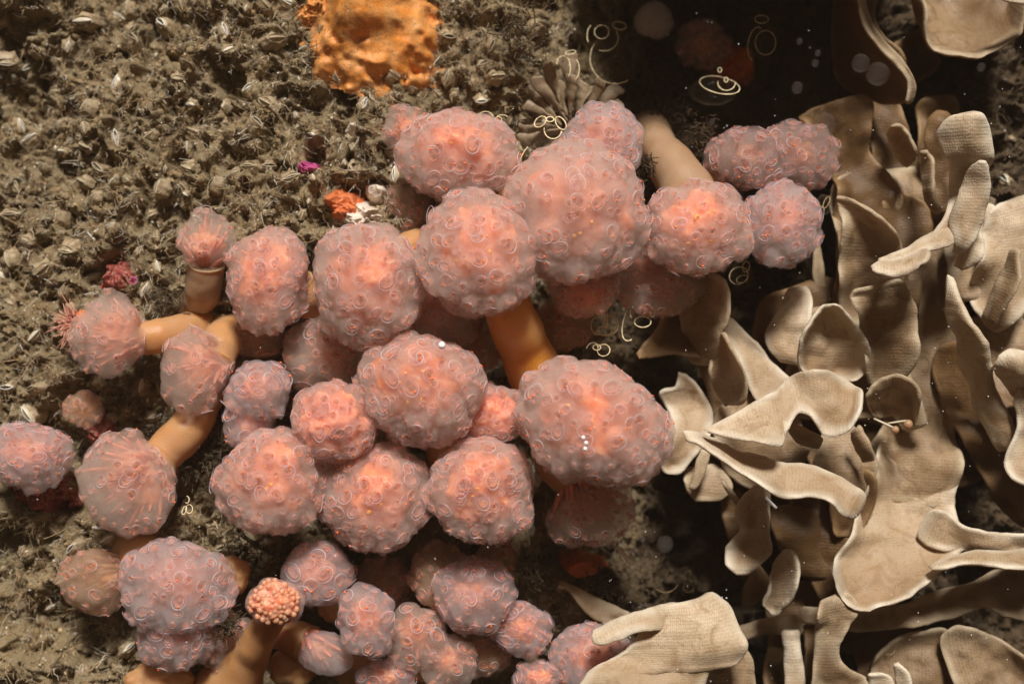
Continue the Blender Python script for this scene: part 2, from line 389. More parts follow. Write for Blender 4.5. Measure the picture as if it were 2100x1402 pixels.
def turf(n):
    m = n // 6; x, d, z = [np.repeat(q, 6) for q in scatter_pts(m)]; n = m * 6; K = 4      # six threads to a tuft
    lean = np.repeat(RNG.normal(size=(m, 3)) * .55, 6, 0); dirs = RNG.normal(size=(n, 3)) * .75 + lean; dirs[:, 1] = -np.abs(dirs[:, 1]) - .35; dirs /= np.linalg.norm(dirs, axis=1)[:, None]
    side = np.cross(dirs, RNG.normal(size=(n, 3))); side /= np.linalg.norm(side, axis=1)[:, None]
    bend = RNG.normal(size=(n, 3)) * .6; L = np.repeat(RNG.uniform(.10, .34, m), 6) * (.5 + .8 * RNG.random(n) ** 2); w = RNG.uniform(.004, .012, n); tone = np.repeat(np.clip(np.repeat(RNG.random(m), 6) * .8 + RNG.random(n) * .3, 0, 1), K * 2)
    t = np.linspace(0, 1, K)
    c = np.stack([x, -d + .02, z], -1)[:, None] + L[:, None, None] * (dirs[:, None] * t[None, :, None] + bend[:, None] * (t ** 2)[None, :, None] * .5)
    c = c + .02 * RNG.normal(size=c.shape)
    ww = w[:, None] * (1 - .6 * t)[None]
    V = np.stack([c + side[:, None] * ww[..., None], c - side[:, None] * ww[..., None]], 2)   # n,K,2,3
    b = (np.arange(n) * K * 2)[:, None, None]; k = np.arange(K - 1)[None, :, None] * 2
    Fx = (b + k + np.array([0, 1, 3, 2])[None, None]).reshape(-1, 4)
    o = obj('turf', mesh_np('turf', V.reshape(-1, 3), Fx, [M['hair']], attrs={'tone': tone})); tag(o, 'fine silty turf of short curled threads on the rock', None, None, 'stuff')
turf(150000)

# encrusting patches: a skin that swells out of the rock where its mask is
def crust(name, cx, cy, rx, ry, mat, label, cat, amp=.22, rough=.55, seed=0, lift=.0, n=90, flat=.55, fine=.04):
    s = S(.3); x0 = (cx - rx * 1.5 - 1050) / 100 * s; x1 = (cx + rx * 1.5 - 1050) / 100 * s; z0 = (701 - cy - ry * 1.5) / 100 * s; z1 = (701 - cy + ry * 1.5) / 100 * s
    X, Z, F = grid_mesh(x0, x1, z0, z1, n, n)
    q = np.stack([X, Z, np.full_like(X, seed)], -1)
    u = (X - (x0 + x1) / 2) / (rx / 100 * s); v = (Z - (z0 + z1) / 2) / (ry / 100 * s)
    m = 1 - np.sqrt(u * u + v * v) + rough * fbm(q * 1.5, 3, seed + 50) + (.25 if flat > .1 else .07) * noise3(q * 7, seed + 3)
    lowd = rock_h(X, Z, False); full = rock_h(X, Z)
    k = ss(0, .5, m)
    d = (full * flat + lowd * (1 - flat)) + amp * k + lift + fine * fbm(q * 6, 3, seed) + fine * 2 * noise3(q * 2.4, seed) - .35 * (1 - ss(-.25, .12, m))
    Vv = np.stack([X, -d, Z], -1).reshape(-1, 3)
    keep = (m.ravel() > -.2)[F].all(1); F = F[keep]
    used = np.unique(F); remap = np.zeros(len(Vv), int); remap[used] = np.arange(len(used))
    o = obj(name, mesh_np(name, Vv[used], remap[F], [M[mat]])); tag(o, label, cat); return o
crust('orange_sponge', 765, 42, 135, 120, 'sponge', 'bright orange sponge spread over the silty rock above the squirts', 'sponge', .30, .36, 4, n=170, flat=.03, fine=.014, lift=.14)
crust('orange_sponge', 640, 20, 50, 35, 'sponge', 'small orange sponge lobe beside the bright orange sponge patch', 'sponge', .24, .6, 5)
crust('orange_sponge', 1540, 40, 60, 60, 'sponge_red', 'dim orange sponge in the dark hollow behind the ringed bulbs', 'sponge', .4, .6, 6)
crust('red_sponge', 703, 418, 36, 28, 'sponge_red', 'small rusty red sponge cushion beside the white sponge', 'sponge', .32, .35, 7)
crust('white_sponge', 745, 440, 55, 34, 'sponge_white', 'white sponge crust touching the pink squirt heads', 'sponge', .3, .5, 8)
crust('white_sponge', 775, 395, 24, 24, 'sponge_white', 'small white sponge knob above the larger white crust', 'sponge', .35, .4, 9)
crust('crimson_crust', 238, 575, 40, 34, 'crimson', 'crimson crust with sand grains above the leftmost stalked squirt', 'encrusting algae', .25, .6, 10)
crust('crimson_crust', 185, 905, 34, 60, 'crimson', 'tall crimson crust between two squirt heads at the left', 'encrusting algae', .45, .45, 11)
crust('crimson_crust', 75, 1010, 62, 45, 'crimson', 'dark red crust under the lavender squirt at the left edge', 'encrusting algae', .35, .5, 12)
crust('magenta_crust', 637, 348, 17, 13, 'magenta', 'tiny magenta crust spot on the silty rock', 'encrusting algae', .08, .3, 13, n=40)
crust('magenta_crust', 270, 575, 12, 9, 'magenta', 'tiny pink crust spot beside the crimson crust', 'encrusting algae', .1, .3, 14, n=40)
crust('red_sponge', 1203, 1175, 44, 26, 'sponge_red', 'salmon red sponge cushion on the rock below the big squirt heads', 'sponge', .8, .35, 15)
crust('red_sponge', 1010, 1150, 40, 40, 'crimson', 'dark red sponge behind the lower squirts', 'sponge', .5, .4, 16)
crust('red_sponge', 540, 1090, 30, 9, 'sponge_red', 'thin orange sponge strip under a round pink squirt', 'sponge', .5, .3, 17)
crust('red_sponge', 585, 1318, 18, 34, 'sponge_red', 'narrow orange red sponge between two stalked squirts', 'sponge', .9, .3, 18)
crust('white_sponge', 720, 265, 20, 16, 'sponge_white', 'small white crust beside the grey squirt', 'sponge', .2, .5, 19, n=50)
crust('white_sponge', 1105, 975, 14, 46, 'sponge_white', 'narrow white crust glimpsed between two pink squirts', 'sponge', 1.1, .4, 20, n=50)

# ------------------------------------------------------------------ barnacles
def almond(n, a=1., b=.5, half=None):
    t = np.linspace(0, math.pi, n); x = -a * np.cos(t); y = b * np.sin(t) ** 1.2; return x, y
def barnacle_meshes(kind):
    mb = MB(); k = 18; prof = [(1.0, -.25), (.98, .0), (.80, .34), (.74, .52), (.68, .60), (.60, .52), (.40, .36)]
    V = []; 
    for i, (r, h) in enumerate(prof):
        for j in range(k):
            t = 2 * math.pi * j / k; rr = r * (1 + (.16 if i < 4 else .02) * math.cos(6 * t + kind) + .04 * math.cos(11 * t + kind * 2))
            sx, sy = (1, .82) if i < 3 else (1.12, .62)
            V.append((rr * math.cos(t) * sx, rr * math.sin(t) * sy, h + (.06 * math.cos(3 * t + kind) if i < 5 else 0)))
    F = [(i * k + j, i * k + (j + 1) % k, (i + 1) * k + (j + 1) % k, (i + 1) * k + j) for i in range(len(prof) - 1) for j in range(k)]
    mb.add(V, F, 0)
    shell = mb.mesh('barnacle', [M['shell']])
    gap = (.10, .20, .05)[kind]
    plates = []
    for sg in (1, -1):
        p = MB(); x, y = almond(8, .72, .40)
        V = []; z0 = .50
        for xx, yy in zip(x, y): 
            V += [(xx, sg * gap * (1 - (xx / .72) ** 2) , z0 + .26 - .25 * xx * xx), (xx, sg * (gap * (1 - (xx / .72) ** 2) + yy * .55), z0 + .12 - .2 * xx * xx), (xx, sg * (yy + .03 + gap * .3), z0 - .08)]
        F = []
        for i in range(7):
            for c in (0, 1):
                q = (i * 3 + c, (i + 1) * 3 + c, (i + 1) * 3 + c + 1, i * 3 + c + 1); F.append(q if sg < 0 else q[::-1])
        p.add(V, F, 0)
        path = np.array([(xx, sg * gap * (1 - (xx / .72) ** 2), z0 + .27 - .25 * xx * xx) for xx in x]); v, f = tube(path, .045, 4); p.add(v, f, 1)
        v, f = tube(np.array([(xx * 1.02, sg * (yy + .03 + gap * .3), z0 + .1 - .1 * xx * xx) for xx in x]), .035, 4); p.add(v, f, 1)
        plates.append(p)
    g = MB(); v, f = ellipsoid((0, 0, .40), (.62, .32, .12), 10, 4); g.add(v, f, 0)
    return shell, plates, g.mesh('gape', [M['gape']])
BK = []
for kd in range(3):
    sh, pl, gp = barnacle_meshes(kd)
    BK.append((sh, [p.mesh('opening_plate', [M['shell'], M['lip']]) for p in pl], [p.mesh('opening_plate', [M['lip'], M['lip_white']]) for p in pl], gp))
def cirri_mesh():
    mb = MB()
    for i in range(9):
        a = (i - 4) * .20; t = np.linspace(0, 1, 6)
        path = np.stack([.2 * t * math.sin(a) + 1.0 * np.sin(a) * t, -.25 * t ** 2 * 1.6 + .1 * t, .5 + 1.15 * t * math.cos(a) - .35 * t ** 3], -1)
        v, f = tube(path, .028 * (1 - .7 * t), 3); mb.add(v, f)
    return mb.mesh('cirri', [M['cirri']])
CIRRI = cirri_mesh()
def place_barnacle(px, py, r, label, group, white=False, kd=None, cir=False, spin=None):
    p, d = rock_at(px, py); kd = random.randrange(3) if kd is None else kd; sh, pl, plw, gp = BK[kd]
    o = obj('barnacle', sh); e = .05; dx = float(rock_h(np.array([p[0] + e]), np.array([p[2]]), False)[0] - rock_h(np.array([p[0] - e]), np.array([p[2]]), False)[0]) / (2 * e)
    dz = float(rock_h(np.array([p[0]]), np.array([p[2] + e]), False)[0] - rock_h(np.array([p[0]]), np.array([p[2] - e]), False)[0]) / (2 * e)
    nrm = Vector((-dx * .5 + random.uniform(-.5, .5), -1, -dz * .5 + random.uniform(-.35, .5))).normalized()
    q = nrm.to_track_quat('Z', 'Y') @ Quaternion((0, 0, 1), random.uniform(0, 6.28) if spin is None else spin)
    o.rotation_mode = 'QUATERNION'; o.rotation_quaternion = q; o.location = Vector(p) + nrm * (r * random.uniform(-.25, .2)); s = r * random.uniform(.8, 1.15)
    o.scale = (s, s * random.uniform(.8, 1.1), s * random.uniform(.9, 1.6))
    tag(o, label, 'barnacle', group)
    for m in (plw if white else pl): obj('opening_plate', m, o)
    obj('gape', gp, o)
    if cir: obj('cirri', CIRRI, o)
    return o
special = [
 (238, 290, 24, 'white hooded barnacle over a dark hole in the silty rock'), (58, 140, 22, 'pale barnacle with a narrow bright slit near the upper left corner'),
 (43, 32, 20, 'pale slit barnacle in the upper left corner of the rock'), (85, 70, 22, 'elongated whitish barnacle below the corner one'),
 (175, 45, 27, 'large pale two-lipped barnacle beside a black crevice'), (140, 95, 21, 'round whitish barnacle between two larger ones'),
 (456, 215, 21, 'barnacle with sharp white lips gaping on the mid rock'), (72, 685, 25, 'large white-lipped barnacle on the left rock below the anemone'),
 (70, 755, 22, 'oval cream barnacle with fine feathery threads below it'), (133, 312, 17, 'small bright barnacle with a diagonal slit'),
 (128, 1035, 20, 'round barnacle beside the dark red crust'), (205, 1080, 24, 'ribbed barnacle under the big stalked squirt'),
 (190, 1235, 17, 'tall barnacle with a pointed white hood at lower left'), (102, 1245, 16, 'flat shiny barnacle flake at the lower left'),
 (138, 1335, 22, 'upright pale-rimmed barnacle near the bottom left corner'), (288, 1375, 18, 'round barnacle at the bottom edge of the rock'),
 (460, 65, 20, 'barnacle with crossed ridges near the dark crack'), (468, 103, 14, 'small barnacle with a round black hole'),
 (2065, 300, 24, 'pale barnacle beside the bright upright hornwrack frond'), (745, 215, 22, 'white cone barnacle beside the orange sponge'),
 (885, 250, 20, 'oval tan barnacle above the upper squirt head'), (20, 920, 18, 'barnacle against the left lavender squirt'),
 (345, 60, 24, 'brown ridged barnacle on top of the rock'), (600, 200, 24, 'grey pink barnacle with closed lips below the sponge')]
taken = []
for px, py, r, lb in special:
    place_barnacle(px, py, r / 100, lb, 'barnacles on the rock', True, cir='thread' in lb); taken.append((px, py, r))
HEADPX = []     # filled from the squirt table below
# ------------------------------------------------------------------ squirt table: x, y, rx, ry, depth, pic-rotation, axis(x,z picture; y toward viewer), bell, style, zooid radius, stalk, label
SQ = [
 (940,320,118,88,1.3,-6,(-.1,.95,.2),.2,'p',.20,None,'broad pink squirt head, topmost in the middle, above the dull brown one'),
 (832,268,48,46,.7,0,(0,.9,.3),.2,'g',.15,None,'small grey squirt head half hidden at the upper left of the topmost pink head'),
 (845,418,46,60,.5,0,(0,.9,0),.2,'d',.16,None,'dull brown squirt head under the topmost pink head'),
 (1178,432,145,138,1.9,10,(0,.98,-.1),.1,'p',.20,[(1030,400,.9,40),(1000,440,.2,36),(960,470,-.8,36)],'very large pink squirt head above the orange stalk with small orange dots'),
 (1236,292,78,72,1.1,0,(.1,.9,.3),.3,'b',.19,None,'smooth lavender grey head leaning on the upper side of the very large head'),
 (980,520,119,120,2.3,0,(0,.98,.05),.1,'p',.20,[(1045,640,1.4,44),(1075,715,.7,50),(1120,810,.0,62),(1140,880,-1.2,62)],'round pink squirt head at the top of the bright orange stalk'),
 (757,580,108,121,1.9,8,(.05,.98,-.05),.1,'p',.20,[(850,500,.9,30),(880,540,-.6,30)],'large oval pink head just left of the orange stalk head'),
 (560,578,92,97,1.3,-12,(-.75,.55,.1),.45,'p',.17,[(625,610,.8,38),(690,640,-.4,40)],'side-on pink head with red streaks running to its right'),
 (422,505,60,66,.9,-8,(.0,.25,1),.6,'g',.16,[(418,590,.5,36),(405,625,-.2,36)],'clear goblet-shaped squirt standing alone on the rock with striped flesh'),
 (1425,467,103,86,1.6,0,(0,.98,0),.1,'p',.19,[(1412,400,.8,54),(1380,345,.3,48),(1352,305,-.3,38),(1330,270,-1.5,36)],'wide pink head beside the very large one, right of it, with smooth pale stalk behind'),
 (1602,457,74,82,1.1,0,(.1,.95,0),.2,'b',.17,None,'rightmost pink squirt head with lavender rim, near the brown fronds'),
 (1525,335,85,68,.4,0,(.45,.55,.7),.5,'e',.17,[(1450,385,0,36),(1420,420,-1,36)],'fan-shaped pink squirt with branching red streaks'),
 (1625,322,88,70,-.2,0,(.2,.9,0),.2,'e',.17,None,'dim lavender and orange squirt head behind the fan-shaped one'),
 (1197,580,72,62,1.2,0,(.3,.85,-.5),.3,'p',.15,None,'ragged pink lobe hanging under the very large head'),
 (1350,575,96,70,.5,0,(0,.9,-.3),.2,'t',.16,None,'beige clear head with orange centre under the wide pink head'),
 (232,690,84,84,1.0,0,(-.75,.6,.05),.45,'g',.18,[(320,690,.8,36),(365,680,.5,34),(420,670,-.2,34)],'leftmost stalked squirt, grey pink with streaks joining its right side'),
 (405,760,74,90,1.1,-12,(-.65,.55,-.35),.4,'g',.17,[(450,712,.6,38),(458,690,.2,40),(470,680,-.5,40)],'beige squirt with a bare round shoulder, above a thick tan stalk'),
 (680,720,92,72,.6,0,(0,.95,0),.15,'t',.21,None,'dull orange brown head behind and below the large oval head'),
 (866,790,122,106,2.0,-8,(-.05,.98,0),.1,'p',.20,[(915,900,1.2,44),(925,960,.2,44),(930,1000,-1,44)],'bubbly pink head in the centre with a white speck on top'),
 (1218,862,156,122,2.5,-22,(0,.98,0),.15,'p',.19,None,'biggest salmon pink head, dotted orange, overlapping the pale hornwrack'),
 (532,800,60,54,1.5,0,(0,.9,.3),.2,'b',.22,None,'small head of clear glassy bubbles with lavender rings'),
 (515,862,48,62,1.2,0,(0,.9,0),.2,'b',.19,None,'narrow clear lobe under the glassy bubble head'),
 (686,868,88,80,2.1,-20,(.15,.98,-.1),.1,'r',.16,None,'brightest coral pink round head with knobbly folded surface'),
 (272,985,104,104,1.3,0,(-.55,.75,-.3),.35,'g',.17,[(340,925,.75,40),(385,880,.7,42),(420,820,.4,36),(450,770,-.3,36)],'big smooth grey pink head on a thick tan stalk rising to its right'),
 (558,985,108,102,2.0,0,(0,.98,-.05),.1,'p',.17,None,'round pink head with orange heart, below the glassy bubble head'),
 (768,1018,110,104,1.7,0,(0,.98,0),.1,'p',.19,None,'round pink head with golden centre, lower middle of the cluster'),
 (986,1000,106,102,1.9,0,(.05,.98,-.1),.1,'p',.18,None,'pink head with ragged toothed lower edge, right of the golden-centred one'),
 (1000,850,74,62,1.3,0,(0,.95,0),.2,'r',.17,None,'salmon head squeezed between the central and the biggest heads'),
 (1205,1035,92,80,1.3,10,(.25,.3,-.9),.6,'t',.14,[(1150,960,1.0,40),(1140,930,0,40)],'beige fan-shaped squirt with orange streaks hanging under the biggest head'),
 (62,932,86,62,.9,0,(-.1,.9,0),.2,'b',.17,None,'lavender squirt head cut by the left edge, sitting on dark red crust'),
 (362,1200,112,92,1.2,-15,(.4,.85,.1),.2,'b',.19,[(300,1150,.7,50),(280,1130,-.2,45)],'wide lavender pink head at lower left beside the bare orange knob'),
 (210,1185,84,66,.7,10,(-.9,.3,-.1),.7,'d',.15,None,'dark clear fan squirt with streaks meeting at a rust-coloured base'),
 (370,1290,82,68,1.0,20,(-.1,.9,-.4),.3,'b',.18,None,'pink grey lobe below the wide lavender head'),
 (452,1305,66,62,.5,0,(.2,.8,-.3),.4,'t',.15,None,'amber squirt lobe with yellow marks behind the lower left heads'),
 (650,1170,64,58,1.4,0,(0,.97,.05),.2,'b',.21,None,'small round lavender head above the coral-coloured bud'),
 (567,1238,58,50,2.1,0,(0,.95,.2),.1,'c',.0,[(535,1300,1.4,30),(512,1345,.9,38),(470,1420,.2,54)],'closed bud with packed coral grains on a long tapering stalk'),
 (752,1268,56,64,1.5,5,(0,.97,.1),.2,'b',.20,[(740,1320,.9,30),(730,1370,0,34)],'small lavender head with clear ring of bubbles right of the bud'),
 (660,1333,66,46,1.0,-25,(.8,.5,-.2),.6,'k',.0,[(610,1310,.6,36),(570,1290,-.2,30)],'barrel-shaped squirt with lavender streaks lying below the small heads'),
 (850,1300,66,58,.9,0,(0,.9,-.2),.2,'t',.19,None,'frilly peach squirt with a row of clear bubbles near the bottom'),
 (972,1215,78,74,1.1,0,(.2,.92,-.1),.2,'b',.19,None,'lavender head with orange centre beside a striped fan'),
 (905,1185,62,76,.5,20,(-.4,.3,.85),.6,'d',.14,None,'dull striped fan squirt standing behind the lower lavender head'),
 (1068,1285,58,48,.8,-15,(.1,.9,-.2),.2,'b',.18,None,'small dim squirt with glinting bubbles right of the lower lavender head'),
 (918,1352,58,50,.9,0,(-.2,.9,.3),.2,'t',.18,None,'peach squirt with white glints at the bottom edge'),
 (1208,1345,78,66,.7,0,(0,.9,.1),.2,'b',.19,None,'blurry lavender squirt tucked under the pale frond finger'),
 (1105,1392,46,34,.8,0,(0,.9,.3),.2,'b',.16,None,'lavender squirt top cut by the bottom edge'),
 (790,1388,56,30,.9,0,(0,.9,.3),.2,'b',.17,None,'low pink squirt top at the bottom edge below the small lavender head'),
 (1152,662,62,54,-.2,0,(.2,.9,0),.2,'d',.15,None,'dim clear squirt in the shadow right of the orange stalk'),
 (890,640,92,76,.9,0,(0,.95,-.2),.15,'t',.2,None,'orange brown head filling the gap left of the orange stalk'),
 (965,712,62,62,.3,0,(0,.95,0),.15,'d',.18,None,'dull brown head right behind the base of the orange stalk'),
 (532,690,52,42,.3,0,(0,.9,-.3),.2,'d',.16,None,'brown clear squirt under the side-on pink head'),
 (1342,42,42,40,-.6,0,(0,.95,0),.1,'h',.0,None,'ghostly pale grey bud hanging before the dark hollow'),
 (1440,92,52,50,-2.2,0,(0,.9,-.3),.2,'e',.18,None,'dark squirt head with faint violet rings in the hollow'),
 (1010,1165,50,52,.1,0,(0,.9,.2),.2,'d',.15,None,'reddish brown squirt behind the lower lavender head'),
 (792,1195,66,52,-.1,0,(0,.9,0),.2,'d',.15,None,'brown blurred squirt in the gap above the small lavender head'),
 (172,838,40,34,.1,0,(0,.9,.3),.2,'d',.13,None,'faint grey clear squirt in the dark gap at the left'),
 (470,1182,44,42,.7,0,(.3,.8,.3),.2,'o',.0,None,'bare smooth orange knob beside the wide lavender head'),
 (600,1372,50,42,.4,0,(0,.8,.4),.2,'o',.0,None,'bare amber knob right of the bud stalk at the bottom'),
 (985,1330,60,56,.2,0,(0,.8,.4),.2,'d',.14,None,'amber clear squirt low behind the peach one'),
 (700,1240,48,44,.2,0,(0,.8,.4),.2,'o',.0,None,'amber knob between the two small lavender heads'),
 (780,930,60,60,.5,0,(0,.9,0),.2,'d',.18,None,'brown clear head glimpsed behind the golden-centred one'),
 (885,1365,60,50,.1,0,(0,.9,0),.2,'o',.0,None,'orange knob behind the peach squirt at the bottom edge'),
 (330,1395,70,40,.4,0,(0,.9,0),.2,'o',.0,None,'dull tan knob at the bottom edge left of the bud stalk'),
 (620,740,40,60,.1,0,(0,.9,0),.2,'d',.16,None,'small brown head in the gap left of the dull orange brown one'),
 (820,700,60,50,.2,0,(0,.9,0),.2,'d',.16,None,'brown head deep in the gap above the central bubbly head'),
]
HEADPX = [(q[0], q[1], max(q[2], q[3])) for q in SQ]
def on_head(px, py, m=0.85): return any((px - x) ** 2 + (py - y) ** 2 < (r * m) ** 2 for x, y, r in HEADPX)
MARKS = [(755, 75, 'the orange sponge'), (637, 348, 'the magenta spot'), (238, 575, 'the crimson crust'), (422, 505, 'the goblet squirt'), (703, 418, 'the red sponge'), (940, 320, 'the topmost pink head'), (1160, 200, 'the fan bryozoan'),
 (232, 690, 'the leftmost stalked squirt'), (155, 660, 'the pink tentacle tuft'), (62, 932, 'the cut lavender squirt'), (272, 985, 'the big grey pink head'), (75, 1010, 'the dark red crust'), (362, 1200, 'the wide lavender head'), (560, 578, 'the side-on pink head'),
 (238, 290, 'the white hooded barnacle'), (456, 215, 'the gaping white-lipped barnacle'), (58, 140, 'the bright-slit barnacle'), (0, 0, 'the upper left corner'), (0, 1402, 'the lower left corner'), (1985, 400, 'the upright cream frond'), (300, 90, 'the black crevice'), (345, 0, 'the top edge'), (0, 400, 'the left edge'), (1203, 1175, 'the salmon red cushion')]
def where(px, py, avoid=None):
    m = sorted(MARKS, key=lambda q: (q[0] - px) ** 2 + (q[1] - py) ** 2)[:2]; out = []
    for x, y, nm in m:
        a = math.degrees(math.atan2(y - py, px - x)) % 360; out.append((('right of', 'upper right of', 'above', 'upper left of', 'left of', 'lower left of', 'below', 'lower right of')[int((a + 22.5) // 45) % 8], nm))
    return out
USED = {}
def blabel(px, py, r, white, kd, cir):
    (a, b), (c, d) = where(px, py); size = 'tiny' if r < 11 else 'small' if r < 15 else 'mid-sized' if r < 19 else 'large'
    look = f"{size} {'white-lipped' if white else 'brown'} {('half-open', 'gaping', 'closed')[kd]} barnacle" + (' with feathery legs' if cir else '')
    for lb in (f"{look} {a} {b}", f"{look} {a} {b}, {c} {d}", f"{look} {a} {b}, nearer the picture's {'top' if py < 700 else 'bottom'} edge", f"{look} {a} {b}, nearer the middle"):
        if lb not in USED and len(lb.split()) <= 16: USED[lb] = 1; return lb
    return f"{look} {a} {b}"
nb = 0; tries = 0
while nb < 250 and tries < 20000:
    tries += 1; z = random.random()
    if z < .72: px, py = random.uniform(-5, 1120), random.uniform(-5, 640)
    elif z < .93: px, py = random.uniform(-5, 430), random.uniform(560, 1410)
    else: px, py = random.choice([(random.uniform(2030, 2100), random.uniform(220, 420)), (random.uniform(2050, 2100), random.uniform(640, 700)), (random.uniform(400, 560), random.uniform(1080, 1140)), (random.uniform(1040, 1200), random.uniform(1060, 1220))])
    r = random.uniform(9, 16) if random.random() < .45 else random.uniform(16, 25)
    if on_head(px, py) or (640 < px < 880 and py < 150): continue
    if any((px - a) ** 2 + (py - b) ** 2 < (r * .8 + c * .8) ** 2 for a, b, c in taken): continue
    taken.append((px, py, r)); nb += 1
    wh, kd, ci = random.random() < .25, random.randrange(3), random.random() < .16
    place_barnacle(px, py, r / 100, blabel(px, py, r, wh, kd, ci), 'barnacles on the rock', wh, kd=kd, cir=ci)

# ------------------------------------------------------------------ squirts
bm = bmesh.new(); bmesh.ops.create_icosphere(bm, subdivisions=5, radius=1); ICO_HI = (np.array([v.co[:] for v in bm.verts]), np.array([[v.index for v in f.verts] for f in bm.faces])); bm.free()
bm = bmesh.new(); bmesh.ops.create_icosphere(bm, subdivisions=6, radius=1); ICO_XH = (np.array([v.co[:] for v in bm.verts]), np.array([[v.index for v in f.verts] for f in bm.faces])); bm.free()
bm = bmesh.new(); bmesh.ops.create_icosphere(bm, subdivisions=3, radius=1); ICO_LO = (np.array([v.co[:] for v in bm.verts]), np.array([[v.index for v in f.verts] for f in bm.faces])); bm.free()
def zooid_mesh(kind):
    mb = MB(); n = 18; t = np.arange(n) / n * 2 * math.pi; e = (1.25, 1.0, 1.1, 1.45)[kind]
    path = np.stack([e * np.cos(t), np.sin(t), .05 * np.cos(2 * t)], -1); v, f = tube(path, .045 + .035 * np.cos(t + kind), 5, True); mb.add(v, f, 0)
    if kind != 2:
        m = 10; t2 = np.linspace(-.4, 2.6, m) + kind; path = np.stack([e * .66 * np.cos(t2) + .1, .66 * np.sin(t2), -.18 + 0 * t2], -1); v, f = tube(path, .045, 4); mb.add(v, f, 0)
    prof = [(.72, -.16), (.60, -.32), (.48, -.8), (.35, -1.25)]; k = 12
    V = [(r * e * math.cos(2 * math.pi * j / k), r * math.sin(2 * math.pi * j / k), h) for r, h in prof for j in range(k)]
    F = [(i * k + j, i * k + (j + 1) % k, (i + 1) * k + (j + 1) % k, (i + 1) * k + j) for i in range(3) for j in range(k)]; mb.add(V, F, 1)
    if kind == 0 or kind == 2: v, f = ellipsoid((0, 0, -.55), (.34 * e, .30, .16), 10, 5); mb.add(v, f, 2)
    else:
        for q in range(4): path = np.array([(.3 * e - .2 * q, -.5, -.25), (.3 * e - .2 * q + .05, 0, -.35), (.3 * e - .2 * q, .5, -.25)]); v, f = tube(path, .03, 3); mb.add(v, f, 0)
    if kind != 3: v, f = ellipsoid((.62 * e, .25, .16), (.19, .16, .12), 8, 5); mb.add(v, f, 3)
    return mb.mesh('zooid', [M['rim'], M['cup'], M['pit'], M['dot']])
ZM = [zooid_mesh(k) for k in range(4)]
def rot_pic(v, deg):
    a = math.radians(deg); c, s = math.cos(a), math.sin(a); return np.stack([v[..., 0] * c - v[..., 2] * s, v[..., 1], v[..., 0] * s + v[..., 2] * c], -1)
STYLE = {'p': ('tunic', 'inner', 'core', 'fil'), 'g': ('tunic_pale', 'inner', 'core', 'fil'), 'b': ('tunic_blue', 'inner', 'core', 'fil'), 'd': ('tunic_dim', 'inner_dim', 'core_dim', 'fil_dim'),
         't': ('tunic_pale', 'inner_dim', 'core', 'fil'), 'r': ('tunic', 'inner', 'coral', 'fil'), 'c': ('tunic', 'inner', 'coral', 'fil'), 'k': ('tunic_blue', 'inner', 'core_dim', 'fil'), 'h': ('tunic_ghost', 'tunic_ghost', 'tunic_ghost', 'fil'), 'e': ('tunic_dark', 'inner_dim', 'core_dim', 'fil_dim'),
         'o': ('stalk_tan', 'inner_dim', 'core_dim', 'fil')}
def fib(n, jit=.0):
    i = np.arange(n) + .5; ph = np.arccos(1 - 2 * i / n); th = math.pi * (1 + 5 ** .5) * i
    v = np.stack([np.cos(th) * np.sin(ph), np.sin(th) * np.sin(ph), np.cos(ph)], -1) + RNG.normal(size=(n, 3)) * jit
    return v / np.linalg.norm(v, axis=1)[:, None]
